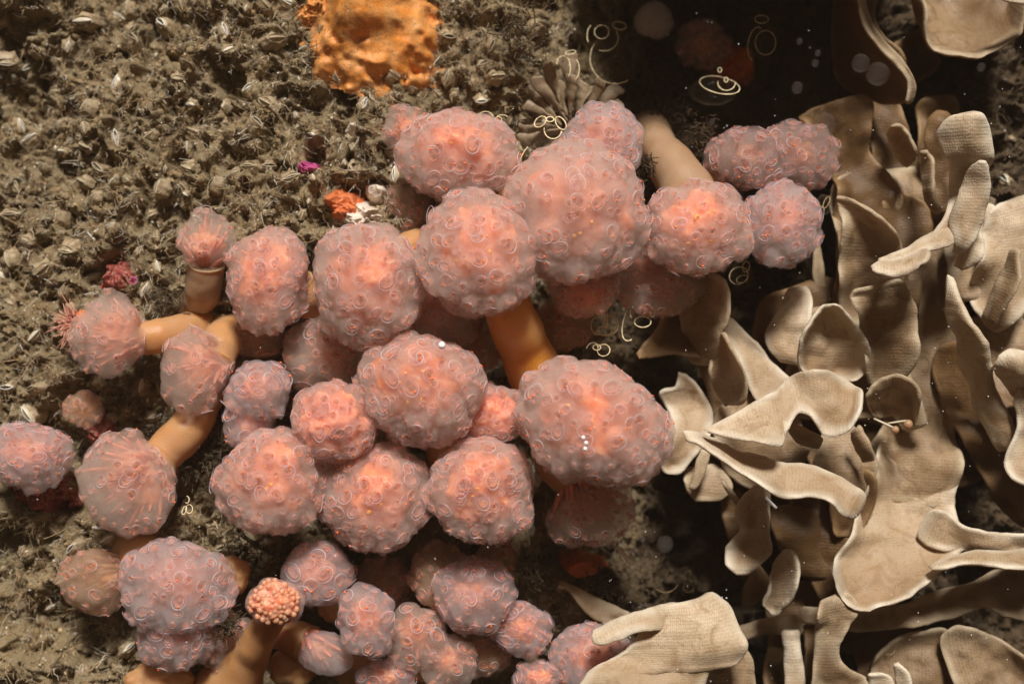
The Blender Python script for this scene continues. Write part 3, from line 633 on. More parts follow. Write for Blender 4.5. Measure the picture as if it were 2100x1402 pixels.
def make_squirt(idx, px, py, rx, ry, d, rot, axis, bell, style, zr, stalk, label):
    s = S(d); c = P(px, py, d); RX, RZ = rx / 100 * s, ry / 100 * s; RY = .8 * (RX * RZ) ** .5
    tun, inn, cor, fl = STYLE[style]
    bell = min(.9, bell * 1.35)
    ax = np.array([axis[0], -axis[1], axis[2]], float); ax /= np.linalg.norm(ax)
    base = c - ax * RX * 1.0
    root = thing('sea_squirt', base if not stalk else P(*stalk[-1][:3]), label, 'sea squirt', 'sea squirts in the cluster')
    o0 = np.array(root.location)
    def shape(n, k=1.0):
        t = n @ ax; perp = n - ax * t[..., None]
        w = 1 - bell * ss(.0, 1., -t * 1.0 + .1) ; q = perp * w[..., None] + ax * (t * np.where(t < 0, 1 + .25 * bell, 1.))[..., None]
        q = q * np.array([RX, RY, RZ]) * k
        low = 1 + .12 * noise3(n * 1.7 + idx * 3.1, 2) + .06 * noise3(n * 4.2 + idx, 4)
        return rot_pic(q * low[..., None], rot)
    I = ICO_XH if (rx > 95 and style not in 'do') else ICO_HI
    Vb = shape(I[0]); me0 = mesh_np('tmp', Vb, I[1]); N = np.zeros(len(Vb) * 3, np.float32); me0.vertices.foreach_get('normal', N); N = N.reshape(-1, 3).astype(float); bpy.data.meshes.remove(me0)
    zs = []
    if zr > 0:
        cut = {'g': .45, 't': .6, 'd': .6}.get(style, 1.)
        area = 4 * math.pi * ((RX * RZ) ** .8 * (RX * RY) ** .8 * (RY * RZ) ** .8 / 3 * 3) ** (1 / 2.4)
        nz = int(min(200, area / (zr * zr * 1.75))); dirs = fib(nz, .10)
        for k in range(nz):
            vi = int(np.argmax(I[0] @ dirs[k]))
            if (I[0][vi] @ ax) < -.72 or random.random() > cut: continue
            zs.append((vi, zr * random.choice([.5, .6, .7, .85, 1., 1.15])))
    disp = np.zeros(len(Vb))
    for vi, r in zs:
        dist = np.linalg.norm(Vb - Vb[vi], axis=1) / (r * 1.18); h = np.sqrt(np.clip(1 - dist ** 2, 0, 1)) * r * .42; disp = np.maximum(disp, h)
    disp += .018 * noise3(Vb * 9, 5) 
    if style in 'rc': disp += .05 * noise3(Vb * 5, 6)
    low = ss(.15, .95, -(Vb[:, 2] / RZ) + .15) * (style in 'pbt')     # frilly toothed lower side
    disp += low * (.10 * np.abs(noise3(Vb * 9, 8)) + .06 * np.abs(noise3(Vb * 19, 9)))
    V = Vb + N * disp[:, None]
    head = obj('head', mesh_np('head', V + (c - o0), I[1], [M[tun]]), root)
    # inner flesh
    if style != 'o':
        if 0: Vi = shape(ICO_HI[0], .86) - ax * .03; Vi = Vi * (1 + .10 * noise3(ICO_HI[0] * 3.3 + idx, 12))[:, None]
        if 0: obj('inner_flesh', mesh_np('inner_flesh', Vi + (c - o0), ICO_HI[1], [M[inn]]), head)
        Vi = shape(ICO_HI[0], dict(p=.72, r=.80, c=.8, g=.56, k=.5, d=.5, t=.55, b=.56).get(style, .5)) + 0; Vi = Vi * (1 + .20 * noise3(ICO_HI[0] * 3.2 + idx, 13) + .1 * noise3(ICO_HI[0] * 9. + idx, 14))[:, None]
        off = ax * (.08 if style not in 'gtkd' else -.12 * RX)
        if style != 'h': obj('gut', mesh_np('gut', Vi + off + (c - o0), ICO_HI[1], [M[cor]]), head)
    # zooid bodies: tapered filaments running from the stalk end out to the siphons
    mb = MB(); B = -ax * RX * (.55 + .45 * bell); B = rot_pic(B[None], rot)[0]
    tgt = [Vb[vi] for vi, r in zs][:90] if zs else ([shape(x[None])[0] for x in fib(34, .1)] if style in 'kg' else [])
    for p in tgt:
        e = B + (p - B) * random.uniform(.78, .95); t = np.linspace(.12, 1, 6)[:, None]
        sag = np.cross(e - B, ax) * random.uniform(-.18, .18)
        path = B + (e - B) * t + sag * (t * (1 - t)); rad = .014 + (.036 + .02 * random.random()) * np.sin(np.linspace(.3, 2.9, 6)) ** 1.3
        v, f = tube(path, rad, 4); mb.add(v + (c - o0), f)
    if mb.n: 
        fo = obj('zooid_bodies', mb.mesh('zooid_bodies', [M[fl]]), head); fo['kind'] = 'stuff'
    for vi, r in zs:
        n = Vector(N[vi]); w = Vector(V[vi])
        if n.y > .35: continue
        z = obj('zooid', random.choice(ZM), head); z.rotation_mode = 'QUATERNION'
        z.rotation_quaternion = n.to_track_quat('Z', 'Y') @ Quaternion((0, 0, 1), random.uniform(0, 6.28))
        z.location = w - n * (.10 * r) + Vector(c - o0); z.scale = (r * .62,) * 3
    if style in 'pr' and random.random() < .75:      # a few golden eggs showing at the crown
        mb = MB()
        for k in range(random.randint(3, 8)):
            dirn = ax + RNG.normal(size=3) * .22; dirn /= np.linalg.norm(dirn); q = shape(dirn[None], .93)[0]
            v, f = ellipsoid(q + (c - o0), (random.uniform(.02, .055), .03, random.uniform(.02, .05)), 8, 5); mb.add(v, f)
        g = obj('eggs', mb.mesh('eggs', [M['yolk']]), head); g['kind'] = 'stuff'
    if style == 'c':
        mb = MB()
        for dirn in fib(170, .05):
            if dirn @ ax < .45: continue
            q = shape(dirn[None], .97)[0]; r = random.uniform(.045, .075); v, f = ellipsoid(q + (c - o0), (r, r * .8, r), 8, 6); mb.add(v, f)
        g = obj('coral_grains', mb.mesh('coral_grains', [M['coral']]), head); g['kind'] = 'stuff'
    # stalk
    if stalk:
        pts = [c - ax * RX * .55] + [P(a, b, dd) for a, b, dd, r in stalk]; rr = [stalk[0][3] / 100 * .9] + [x[3] / 100 for x in stalk]
        pp = spline(pts, 22); r2 = spline(np.array(rr)[:, None], 22)[:, 0]
        tt = np.linspace(0, 1, 40); pp = spline(pp, 40); r2 = np.interp(tt, np.linspace(0, 1, 22), r2); r2 = r2 * (1 + .10 * noise3(pp * 1.7, 3) + .03 * noise3(pp * 7, 4)) * (1 + .2 * np.exp(-tt * 7) + .35 * np.exp(-(1 - tt) * 8)); v, f = tube(pp - o0, r2, 28); v = v + .025 * np.stack([noise3(v * 4, 5), noise3(v * 4, 6), noise3(v * 4, 7)], -1)
        mt = 'stalk_orange' if px == 980 or px == 1178 else ('stalk_pale' if px in (422, 1425) else 'stalk_tan'); mb = MB(); mb.add(v, f); obj('stalk', mb.mesh('stalk', [M[mt]]), root)
    else:
        rp, rd = rock_at(px, py); a = c - ax * RX * .3 ; b = rp + np.array([0, .15, 0])
        if style not in 'h' :
            pp = spline([a, (a * .5 + b * .5) + np.array([.08, 0, .12]), b], 12); v, f = tube(pp - o0, np.linspace(min(RX, RZ) * .42, min(RX, RZ) * .36, 12), 14); mb = MB(); mb.add(v, f)
            obj('stalk', mb.mesh('stalk', [M['stalk_tan' if style != 'd' else 'stalk_orange']]), root)
    return root
for i, q in enumerate(SQ): make_squirt(i, *q)
# the thick tan stalk's bare bulge
# ------------------------------------------------------------------ hornwrack fronds
def frond(name, st, parent, mat='frond', bulge=0., T=.047, seed=0, label=None, rough=1.0, rev=False):
    st = np.array(st, float); m = len(st)
    A = np.array([P(a, b, c) for a, b, c in st[:, :3]]); Bq = np.array([P(a, b, c) for a, b, c in st[:, 3:6]])
    NV = max(24, min(90, int(12 * sum(np.linalg.norm(A[1:] - A[:-1], axis=1)) + 8))); NV = max(NV, m * 8)
    As = spline(A, NV); Bs = spline(Bq, NV); NU = 30
    Ls = np.concatenate([[0], np.cumsum(np.linalg.norm(np.diff((As + Bs) / 2, axis=0), axis=1))]); Wd = np.linalg.norm(Bs - As, axis=1); sc_ = np.ones(NV)   # rounded corners at both ends
    for dist, w0 in ((Ls, Wd[0]), (Ls[-1] - Ls, Wd[-1])):
        if w0 > .22 and len(st) and T > .04: q_ = np.clip(dist / min(.4, .35 * w0), 0, 1); sc_ = sc_ * (.6 + .4 * np.sqrt(1 - (1 - q_) ** 2))
    Mi = (As + Bs) / 2; As = Mi + (As - Mi) * sc_[:, None]; Bs = Mi + (Bs - Mi) * sc_[:, None]
    wob = lambda Q, k: np.stack([noise3(Q * 2.3 + k, 21), noise3(Q * 2.3 + k, 22) * 1.3, noise3(Q * 2.3 + k, 23)], -1) * .045 * rough + np.stack([noise3(Q * 9 + k, 24), noise3(Q * 9, 25), noise3(Q * 9 + k, 26)], -1) * .012 * rough
    As = As + wob(As, seed); Bs = Bs + wob(Bs, seed + 7)
    u = (1 - np.cos(np.linspace(0, math.pi, NU))) / 2 * .6 + np.linspace(0, 1, NU) * .4
    C = As[:, None] * (1 - u)[None, :, None] + Bs[:, None] * u[None, :, None]
    W = np.linalg.norm(Bs - As, axis=1)
    bulge = bulge * 1.5 + (random.Random(seed + 5).uniform(-.2, .28) if W.mean() > .45 else 0)
    bl = bulge * np.minimum(W, 1.5)[:, None] * (4 * u * (1 - u))[None]
    C[..., 1] -= bl
    C = C + (np.stack([noise3(C * 1.4 + seed, 27), noise3(C * 1.4 + seed, 28) * 2, noise3(C * 1.4, 29)], -1) * (.05 * rough) * np.array([1, 1 + 1.3 * min(1., float(W.mean())), 1]) + np.array([0, .04, 0]) * noise3(C * 4.5 + seed, 30)[..., None] + np.array([0, .03, 0]) * 0) * np.minimum(1, W * 1.5)[:, None, None]
    rr_ = random.Random(seed * 7 + 1); cl, cr = rr_.uniform(-.05, .26), rr_.uniform(-.05, .26); L0 = np.concatenate([[0], np.cumsum(np.linalg.norm(np.diff((As + Bs) / 2, axis=0), axis=1))])
    C[..., 1] += np.minimum(1, W)[:, None] * .11 * (np.clip(1 - 2 * u, 0, 1)[None] ** 1.5 * np.sin(L0 * 5.5 + seed)[:, None] + np.clip(2 * u - 1, 0, 1)[None] ** 1.5 * np.sin(L0 * 4.7 + seed * 2.3)[:, None]); wm = np.minimum(1, W)[:, None]   # rolled growing edges
    C[..., 1] -= cl * wm * np.clip(1 - u[None] * W[:, None] / .45, 0, 1) ** 2 + cr * wm * np.clip(1 - (1 - u)[None] * W[:, None] / .45, 0, 1) ** 2
    du = np.gradient(C, axis=1); dv = np.gradient(C, axis=0); n = np.cross(du, dv); n /= np.linalg.norm(n, axis=2)[..., None] + 1e-9
    L = np.concatenate([[0], np.cumsum(np.linalg.norm(np.diff(C[:, NU // 2], axis=0), axis=1))])
    eu = np.minimum(u, 1 - u)[None] * W[:, None]; ev = np.minimum(L, L[-1] - L)[:, None]; e = np.minimum(eu, ev)
    th = T * np.sqrt(np.clip(1 - (1 - np.clip(e / (T * 1.6), 0, 1)) ** 2, 0, 1)) + .002
    Fr = C + n * th[..., None]; Bk = C - n * th[..., None]
    V = np.concatenate([Fr.reshape(-1, 3), Bk.reshape(-1, 3)])
    i = np.arange(NV * NU).reshape(NV, NU); q = np.stack([i[:-1, :-1], i[:-1, 1:], i[1:, 1:], i[1:, :-1]], -1).reshape(-1, 4)
    K = NV * NU; F = [q, (q + K)[:, ::-1]]
    for row in (i[:, 0], i[:, -1][::-1], i[0][::-1], i[-1]):
        F.append(np.stack([row[:-1], row[:-1] + K, row[1:] + K, row[1:]], -1)[:, ::-1])
    F = np.vstack(F)
    uvm = np.stack([((u - .5)[None] * W[:, None]).ravel(), np.repeat(L, NU)], -1); uvm = np.vstack([uvm, uvm + 3.3])
    rim = np.clip(e / .22 * (1 + .5 * noise3(C * 3, 41)), 0, 1).ravel(); age_shade = np.repeat(np.clip((L / L[-1]), 0, 1) * min(1., L[-1] / 2.), NU); age_shade = age_shade.max() - age_shade if rev else age_shade; age_shade = np.concatenate([age_shade, age_shade]); rim = np.concatenate([rim, rim])
    o = obj(name, mesh_np(name, V - np.array(parent.location), F, [M[mat]], uv=uvm, attrs={'rim': rim, 'age': age_shade}), parent)
    if label: o['label'] = label
    return o
def colony(px, py, label): 
    p, d = rock_at(px, py); return thing('hornwrack', p, label, 'bryozoan', 'hornwrack colonies')
K1 = colony(1760, 240, 'brown shaded hornwrack clump rising from the dark hollow to the broad ruffled frond')
fr = [
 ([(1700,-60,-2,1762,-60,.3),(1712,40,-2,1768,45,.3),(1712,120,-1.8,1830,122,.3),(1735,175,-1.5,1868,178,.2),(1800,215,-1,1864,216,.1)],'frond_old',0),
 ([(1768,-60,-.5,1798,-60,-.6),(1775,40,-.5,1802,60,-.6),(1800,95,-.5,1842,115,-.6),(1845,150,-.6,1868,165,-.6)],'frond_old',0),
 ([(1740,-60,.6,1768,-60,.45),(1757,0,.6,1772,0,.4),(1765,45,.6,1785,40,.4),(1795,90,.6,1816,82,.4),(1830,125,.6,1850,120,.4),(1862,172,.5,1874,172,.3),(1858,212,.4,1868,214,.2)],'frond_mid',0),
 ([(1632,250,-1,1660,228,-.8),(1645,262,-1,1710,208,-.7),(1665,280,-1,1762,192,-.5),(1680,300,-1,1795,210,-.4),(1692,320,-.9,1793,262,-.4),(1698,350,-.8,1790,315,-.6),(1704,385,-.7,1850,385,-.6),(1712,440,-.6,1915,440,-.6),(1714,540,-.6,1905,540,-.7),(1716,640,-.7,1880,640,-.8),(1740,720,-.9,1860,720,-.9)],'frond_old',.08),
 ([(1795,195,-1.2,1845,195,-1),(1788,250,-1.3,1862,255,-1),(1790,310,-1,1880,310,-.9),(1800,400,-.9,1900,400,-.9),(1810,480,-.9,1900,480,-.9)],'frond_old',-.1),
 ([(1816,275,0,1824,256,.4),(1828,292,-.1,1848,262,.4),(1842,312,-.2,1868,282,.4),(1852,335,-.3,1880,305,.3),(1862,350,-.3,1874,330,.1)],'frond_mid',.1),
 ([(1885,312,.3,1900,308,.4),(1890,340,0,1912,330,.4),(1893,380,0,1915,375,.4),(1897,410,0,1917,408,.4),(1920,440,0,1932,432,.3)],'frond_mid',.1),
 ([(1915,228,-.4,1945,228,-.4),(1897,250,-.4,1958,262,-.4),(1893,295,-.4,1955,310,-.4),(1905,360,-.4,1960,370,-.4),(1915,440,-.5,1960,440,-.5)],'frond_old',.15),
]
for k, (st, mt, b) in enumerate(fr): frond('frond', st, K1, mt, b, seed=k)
K2 = colony(1980, 30, 'broad rounded tan hornwrack lobe hanging in from the top right corner')
frond('frond', [(1878,-80,-.9,1886,15,-.5),(1900,-80,-1.4,1900,88,-.4),(1940,-80,-1.8,1944,119,-.3),(1990,-80,-1.9,1996,127,-.2),(2040,-80,-1.6,2042,106,-.2),(2080,-80,-1.1,2084,74,-.2),(2104,-80,-.6,2100,25,-.3)], K2, 'frond_mid', -.35, seed=21)
frond('frond', [(2045,-30,.6,2046,0,.7),(2070,-30,.6,2070,9,.7),(2130,-30,.6,2130,8,.7)], K2, 'frond', 0, seed=22, label='small white frond tip')
frond('frond', [(1820,95,-2,1885,50,-2),(1850,120,-2,1900,95,-2),(1865,160,-2,1925,125,-2),(1880,168,-2,1915,150,-2)], K2, 'frond_old', 0, seed=23)
K3 = colony(1950, 520, 'upright cream hornwrack frond with a horizontal white lip')
fr = [
 ([(1962,242,1.7,2000,230,1.7),(1930,254,1.6,2018,244,1.8),(1914,280,1.5,2028,275,1.7),(1926,320,1.3,2028,320,1.5),(1943,355,1,2022,352,1.1),(1945,400,.8,2012,400,1.),(1925,450,1,1990,445,1.),(1890,490,1.2,1960,490,1)],'frond',.12),
 ([(2005,328,1.7,2020,330,1.8),(1985,350,1.4,2026,350,1.7),(1965,400,1.1,2024,400,1.5),(1940,450,1.1,2010,462,1.4),(1950,492,1.2,1985,508,1.3),(1950,520,1.,1962,518,1.1)],'frond',.15),
 ([(1784,552,2.,1788,560,2.1),(1800,540,1.8,1800,569,2.2),(1840,534,1.6,1840,571,2.3),(1875,524,1.4,1882,556,2.2),(1898,512,1.3,1898,540,2.)],'frond',.1),
 ([(1800,535,1.5,1806,548,1.7),(1850,510,1.2,1860,538,1.6),(1905,480,1.1,1905,520,1.4),(1950,465,.9,1960,500,1.2)],'frond',.1),
 ([(1985,462,.7,2006,470,.9),(1975,490,.7,2014,500,.9),(1965,520,.7,2006,532,.9),(1955,545,.6,1972,556,.7)],'frond',.2),
 ([(2020,420,-.2,2160,380,-.2),(2000,500,-.2,2150,480,-.2),(1985,570,-.2,2130,560,-.2),(1990,640,-.3,2085,640,-.2),(2012,668,-.3,2040,685,-.3)],'frond',.1),
 ([(2076,508,.5,2096,512,.7),(2056,560,.2,2088,570,.8),(2034,605,.1,2066,625,.7),(2008,655,.0,2034,672,.3)],'frond_mid',.3),
]
for k, (st, mt, b) in enumerate(fr): frond('frond', st, K3, mt, b, seed=30 + k)
K4 = colony(1850, 760, 'wide tan hornwrack with fan lobes and shaded folds in the middle of the bryozoan')
fr = [
 ([(1714,404,.5,1742,404,.6),(1712,425,.3,1785,430,.9),(1712,470,.1,1832,474,.9),(1713,520,0,1850,512,.7),(1713,580,-.1,1850,575,.1),(1716,680,-.3,1850,660,-.3)],'frond_mid',.08),
 ([(1733,598,1.2,1862,568,1.1),(1742,618,1.0,1868,600,.95),(1752,650,.7,1884,636,.9),(1762,690,.6,1877,690,.7),(1768,740,.5,1870,745,.55),(1780,795,.3,1842,790,.4)],'frond_mid',-.15),
 ([(1686,630,1.4,1712,624,1.3),(1662,652,1.4,1742,655,.9),(1642,690,1.4,1768,690,.7),(1637,725,1.4,1780,725,.6),(1642,758,1.2,1780,755,.5),(1665,775,.9,1770,780,.5)],'frond',-.12),
 ([(1618,590,-.2,1655,587,-.2),(1600,625,-.2,1665,620,-.2),(1575,670,-.2,1660,670,-.2),(1568,700,-.2,1655,720,-.2),(1590,745,-.2,1660,755,-.2)],'frond',.12),
 ([(1880,440,-.8,2000,420,-.6),(1880,520,-.9,1990,560,-.5),(1880,620,-.9,1970,650,-.5),(1870,720,-.9,1960,720,-.6),(1830,800,-.8,1960,820,-.6),(1800,880,-.5,1965,900,-.6),(1775,960,-.4,1965,960,-.3),(1765,1030,-.3,1950,1040,-.3)],'frond_mid',.05),
 ([(1800,900,-.6,1900,880,-.7),(1782,950,-.2,1962,955,-.3),(1772,1005,.1,1958,1015,-.2),(1752,1060,.3,1965,1070,-.1),(1728,1110,.5,1985,1110,.2),(1707,1165,.8,1950,1150,.4),(1714,1215,1.,1895,1188,.7),(1745,1246,1.2,1862,1222,1.),(1775,1258,1.2,1830,1236,1.1)],'frond',-.12),
 ([(1798,700,-.2,1812,690,0),(1810,760,-.2,1862,740,.1),(1820,830,-.2,1885,800,.1),(1850,890,-.2,1905,870,0)],'frond_mid',.1),
 ([(1772,812,.9,1790,845,.5),(1800,786,1.1,1800,860,.4),(1840,767,1.2,1835,855,.3),(1875,782,1.3,1860,868,.4),(1900,812,1.3,1872,880,.5)],'frond_mid',-.2),
 ([(1744,880,.8,1764,872,1),(1748,910,.6,1784,905,1.1),(1768,948,.6,1793,940,.9)],'frond_mid',.2),
 ([(1690,880,.1,1750,870,.1),(1668,930,0,1790,930,.1),(1665,960,0,1800,975,.2),(1680,1005,-.1,1790,1015,.1)],'frond_mid',.1),
 ([(1625,980,-.4,1760,980,-.3),(1620,1060,-.5,1740,1060,-.3),(1635,1120,-.5,1735,1130,-.3),(1655,1180,-.5,1720,1180,-.4),(1682,1232,-.5,1716,1232,-.4)],'frond_old',.1),
 ([(1905,1040,.35,1880,1110,.3),(1950,1052,.6,1930,1130,.35),(1985,1078,.7,1990,1135,.4),(2050,1090,.6,2050,1140,.4),(2130,1092,.6,2130,1140,.4)],'frond',.1),
]
for k, (st, mt, b) in enumerate(fr): frond('frond', st, K4, mt, b, seed=50 + k, rev=(k == 4))  # reversed on the trunk, whose upper half gets its shade as colour
K5 = colony(1540, 900, 'pale cream hornwrack with twisted white ribbon next to the biggest squirt head')
fr = [
 ([(1468,640,-.2,1500,650,-.2),(1490,700,-.1,1560,715,-.2),(1520,770,0,1605,760,0),(1535,830,.1,1650,800,.1)],'frond',.05),
 ([(1420,560,.3,1450,552,.7),(1405,600,0,1484,580,1.),(1390,650,-.2,1497,630,1.1),(1400,700,-.3,1480,690,.7),(1410,750,-.4,1465,750,0)],'frond_mid',-.2),
 ([(1303,728,.4,1308,735,.4),(1318,704,.3,1328,733,.2),(1345,675,.1,1372,728,0),(1365,620,0,1435,735,-.2),(1390,560,-.2,1470,740,-.3)],'frond_old',.05),
 ([(1464,688,.4,1482,682,1),(1457,720,0,1502,715,1.3),(1457,760,0,1515,755,1.4),(1465,800,0,1528,795,1.3),(1482,832,.2,1518,830,1)],'frond_mid',-.15),
 ([(1388,762,-.2,1402,764,-.2),(1380,790,-.2,1440,795,-.3),(1350,806,-.1,1460,830,-.3),(1372,850,0,1460,870,-.2),(1362,905,.3,1450,900,0),(1351,942,.4,1425,935,.1),(1364,970,.4,1395,972,.2)],'frond',.06),
 ([(1446,882,2.4,1450,890,2.5),(1480,860,2.2,1488,901,2.6),(1530,832,2.0,1545,903,2.6),(1575,808,1.9,1600,914,2.6),(1600,790,1.8,1612,885,2.3),(1620,777,1.8,1630,850,2.0),(1650,764,1.8,1662,862,2.0),(1690,760,1.7,1688,893,2.1),(1725,775,1.7,1712,897,2.2),(1752,792,1.8,1742,875,2.2),(1772,796,2,1766,835,2.2)],'frond',.12),
 ([(1404,886,2.3,1406,903,2.4),(1430,890,2.2,1436,913,2.5),(1465,903,1.9,1458,935,2.6),(1510,922,1.8,1500,962,2.7),(1560,938,1.8,1550,990,2.8),(1610,947,1.8,1600,1014,2.8),(1660,950,1.9,1660,1016,2.8),(1705,968,2.2,1695,1024,2.8),(1748,990,2.4,1715,1052,2.7),(1770,1010,2.5,1738,1062,2.6),(1768,1035,2.5,1755,1058,2.5)],'frond',.15),
 ([(1548,990,1.4,1575,1000,.6),(1508,1045,1.5,1580,1050,.5),(1514,1082,1.2,1578,1090,.6),(1490,1122,1.3,1576,1125,.8),(1489,1160,1.5,1555,1158,1.1),(1506,1181,1.4,1532,1180,1.3)],'frond',.1),
 ([(1605,1125,.7,1620,1122,1.1),(1587,1160,.4,1632,1158,1.3),(1572,1200,.3,1628,1200,1.3),(1566,1240,.4,1616,1240,1.2),(1582,1262,.8,1602,1258,1)],'frond',-.2),
 ([(1440,920,.3,1460,925,.3),(1425,960,.3,1447,972,.3),(1410,1002,.3,1425,1006,.3)],'frond_mid',.1),
 ([(1476,982,.3,1484,984,.3),(1488,1000,.2,1510,1015,.3),(1510,1030,.2,1520,1045,.2)],'frond_mid',.1),
 ([(1395,960,-.2,1480,950,-.2),(1400,1000,-.2,1500,1000,-.2),(1418,1032,-.2,1480,1022,-.2)],'frond_mid',.1),
 ([(1540,1170,-.3,1560,1150,-.3),(1525,1200,-.3,1580,1200,-.3),(1520,1240,-.3,1545,1245,-.3)],'frond_old',.1),
 ([(1612,880,1.2,1625,868,1.3),(1640,905,1.,1655,880,1.2),(1680,920,.9,1690,895,1.1)],'frond_mid',.1),
]
for k, (st, mt, b) in enumerate(fr): frond('frond', st, K5, mt, b, seed=80 + k)
K6 = colony(2060, 900, 'amber-edged hornwrack folds running down the right side of the frame')
fr = [
 ([(1944,566,1,1953,566,1),(1938,600,1,1965,605,1.3),(1940,640,.9,1988,655,1.5),(1955,690,.7,2022,702,1.5),(1970,740,.5,2032,745,1.3),(1985,800,.2,2045,800,.8),(2010,870,0,2070,850,.5),(2040,930,0,2100,900,.4)],'frond',.15),
 ([(2028,752,1.2,2038,765,.7),(2048,730,1.4,2060,790,.5),(2075,718,1.5,2085,810,.4),(2125,722,1.5,2125,820,.3)],'frond',.1),
 ([(2085,785,.9,2150,785,.9),(2075,820,.9,2150,820,.9),(2082,860,.8,2150,860,.8),(2060,930,.8,2150,920,.8),(2070,975,1.,2150,975,1.),(2090,992,1.1,2150,1000,1.1)],'frond',.1),
 ([(1930,700,-.5,1990,690,-.2),(1915,780,-.5,2020,770,-.2),(1950,870,-.5,2090,850,-.2),(2000,960,-.5,2130,930,-.2),(2050,1040,-.5,2150,1020,-.3),(2095,1080,-.6,2150,1060,-.4)],'frond_old',.1),
]
for k, (st, mt, b) in enumerate(fr): frond('frond', st, K6, mt, b, seed=110 + k)
K7 = colony(1800, 1330, 'brown crusted hornwrack base with a square upright post and long white lip')
fr = [
 ([(1898,1160,1,1905,1170,1.2),(1950,1140,.8,1950,1168,1.3),(2000,1130,.7,2000,1163,1.3),(2050,1127,.7,2050,1165,1.3),(2150,1118,.7,2150,1160,1.3)],'frond',.1),
 ([(1640,1240,-.3,1640,1275,-.3),(1760,1240,-.4,1760,1290,-.3),(1850,1228,-.3,1860,1284,-.2),(1930,1205,-.2,1950,1270,0),(2000,1178,-.1,2010,1238,.1),(2050,1155,0,2060,1265,.2),(2150,1150,0,2150,1275,.3)],'frond_mid',.05),
 ([(1780,1330,-.8,1780,1460,-.5),(1850,1292,-.6,1850,1460,-.3),(1915,1280,-.4,1915,1460,-.2),(1955,1290,-.5,1960,1460,-.5)],'frond_mid',.05),
 ([(1925,1290,0,1970,1460,.1),(1965,1282,.1,2010,1460,.2),(2010,1290,.1,2050,1460,.2),(2060,1312,.1,2100,1460,.2),(2130,1375,.1,2150,1460,.1)],'frond_mid',.05),
 ([(1670,1228,1.1,1748,1214,1),(1670,1255,1,1766,1250,1.1),(1670,1285,.8,1742,1285,.9),(1667,1320,.7,1722,1325,.8),(1663,1360,.6,1735,1358,.8),(1660,1440,.5,1800,1405,.7)],'frond_mid',.1),
 ([(1832,1357,.9,1840,1355,.9),(1830,1380,.8,1862,1380,1),(1835,1440,.8,1875,1440,1)],'frond',.1),
 ([(1780,1384,.9,1808,1374,.9),(1785,1400,.8,1828,1392,.9),(1795,1440,.8,1840,1440,.9)],'frond',.1),
 ([(1602,1288,.1,1645,1290,.1),(1605,1330,.1,1642,1330,.2),(1608,1370,.1,1650,1370,.2),(1610,1440,.1,1655,1440,.2)],'frond',.15),
 ([(1480,1290,-.4,1480,1330,-.4),(1560,1268,-.4,1570,1300,-.4),(1640,1255,-.4,1650,1300,-.4)],'frond_mid',.1),
 ([(1440,1345,.8,1545,1320,.5),(1440,1380,.8,1552,1380,.5),(1440,1450,.8,1552,1450,.5)],'frond_mid',.05),
 ([(1645,1280,-.5,1680,1280,-.5),(1645,1350,-.5,1690,1350,-.5),(1640,1440,-.5,1690,1440,-.5)],'frond_old',.05),
 ([(1700,960,.2,1790,960,.2),(1700,1040,.1,1790,1040,.1),(1710,1100,.1,1760,1100,.1)],'frond_old',.05),
]
for k, (st, mt, b) in enumerate(fr): frond('frond', st, K7, mt, b, seed=130 + k)
K8 = colony(1400, 1330, 'cream hornwrack sheet with a stubby finger, at the bottom middle')
fr = [
 ([(1214,1300,1.9,1216,1312,1.9),(1222,1289,1.8,1230,1322,2.),(1260,1274,1.7,1268,1314,2.),(1300,1253,1.6,1312,1298,1.9),(1335,1243,1.5,1350,1292,1.7),(1400,1232,1.3,1400,1290,1.5)],'frond',.15),
 ([(1335,1240,1.4,1478,1214,1.2),(1325,1270,1.5,1500,1258,1.3),(1305,1310,1.6,1512,1290,1.5),(1275,1342,1.7,1532,1325,1.7),(1215,1374,1.8,1512,1358,1.7),(1188,1400,1.8,1455,1372,1.6),(1150,1450,1.9,1450,1440,1.5)],'frond',.1),
 ([(1145,1190,-.1,1152,1196,0),(1180,1200,-.1,1176,1225,.1),(1230,1225,-.1,1218,1265,.1),(1295,1258,0,1272,1290,.1)],'frond_mid',.1),
]
for k, (st, mt, b) in enumerate(fr): frond('frond', st, K8, mt, b, seed=150 + k)
K10 = colony(1560, 980, 'dim brown hornwrack folds deep behind the twisted white ribbon')
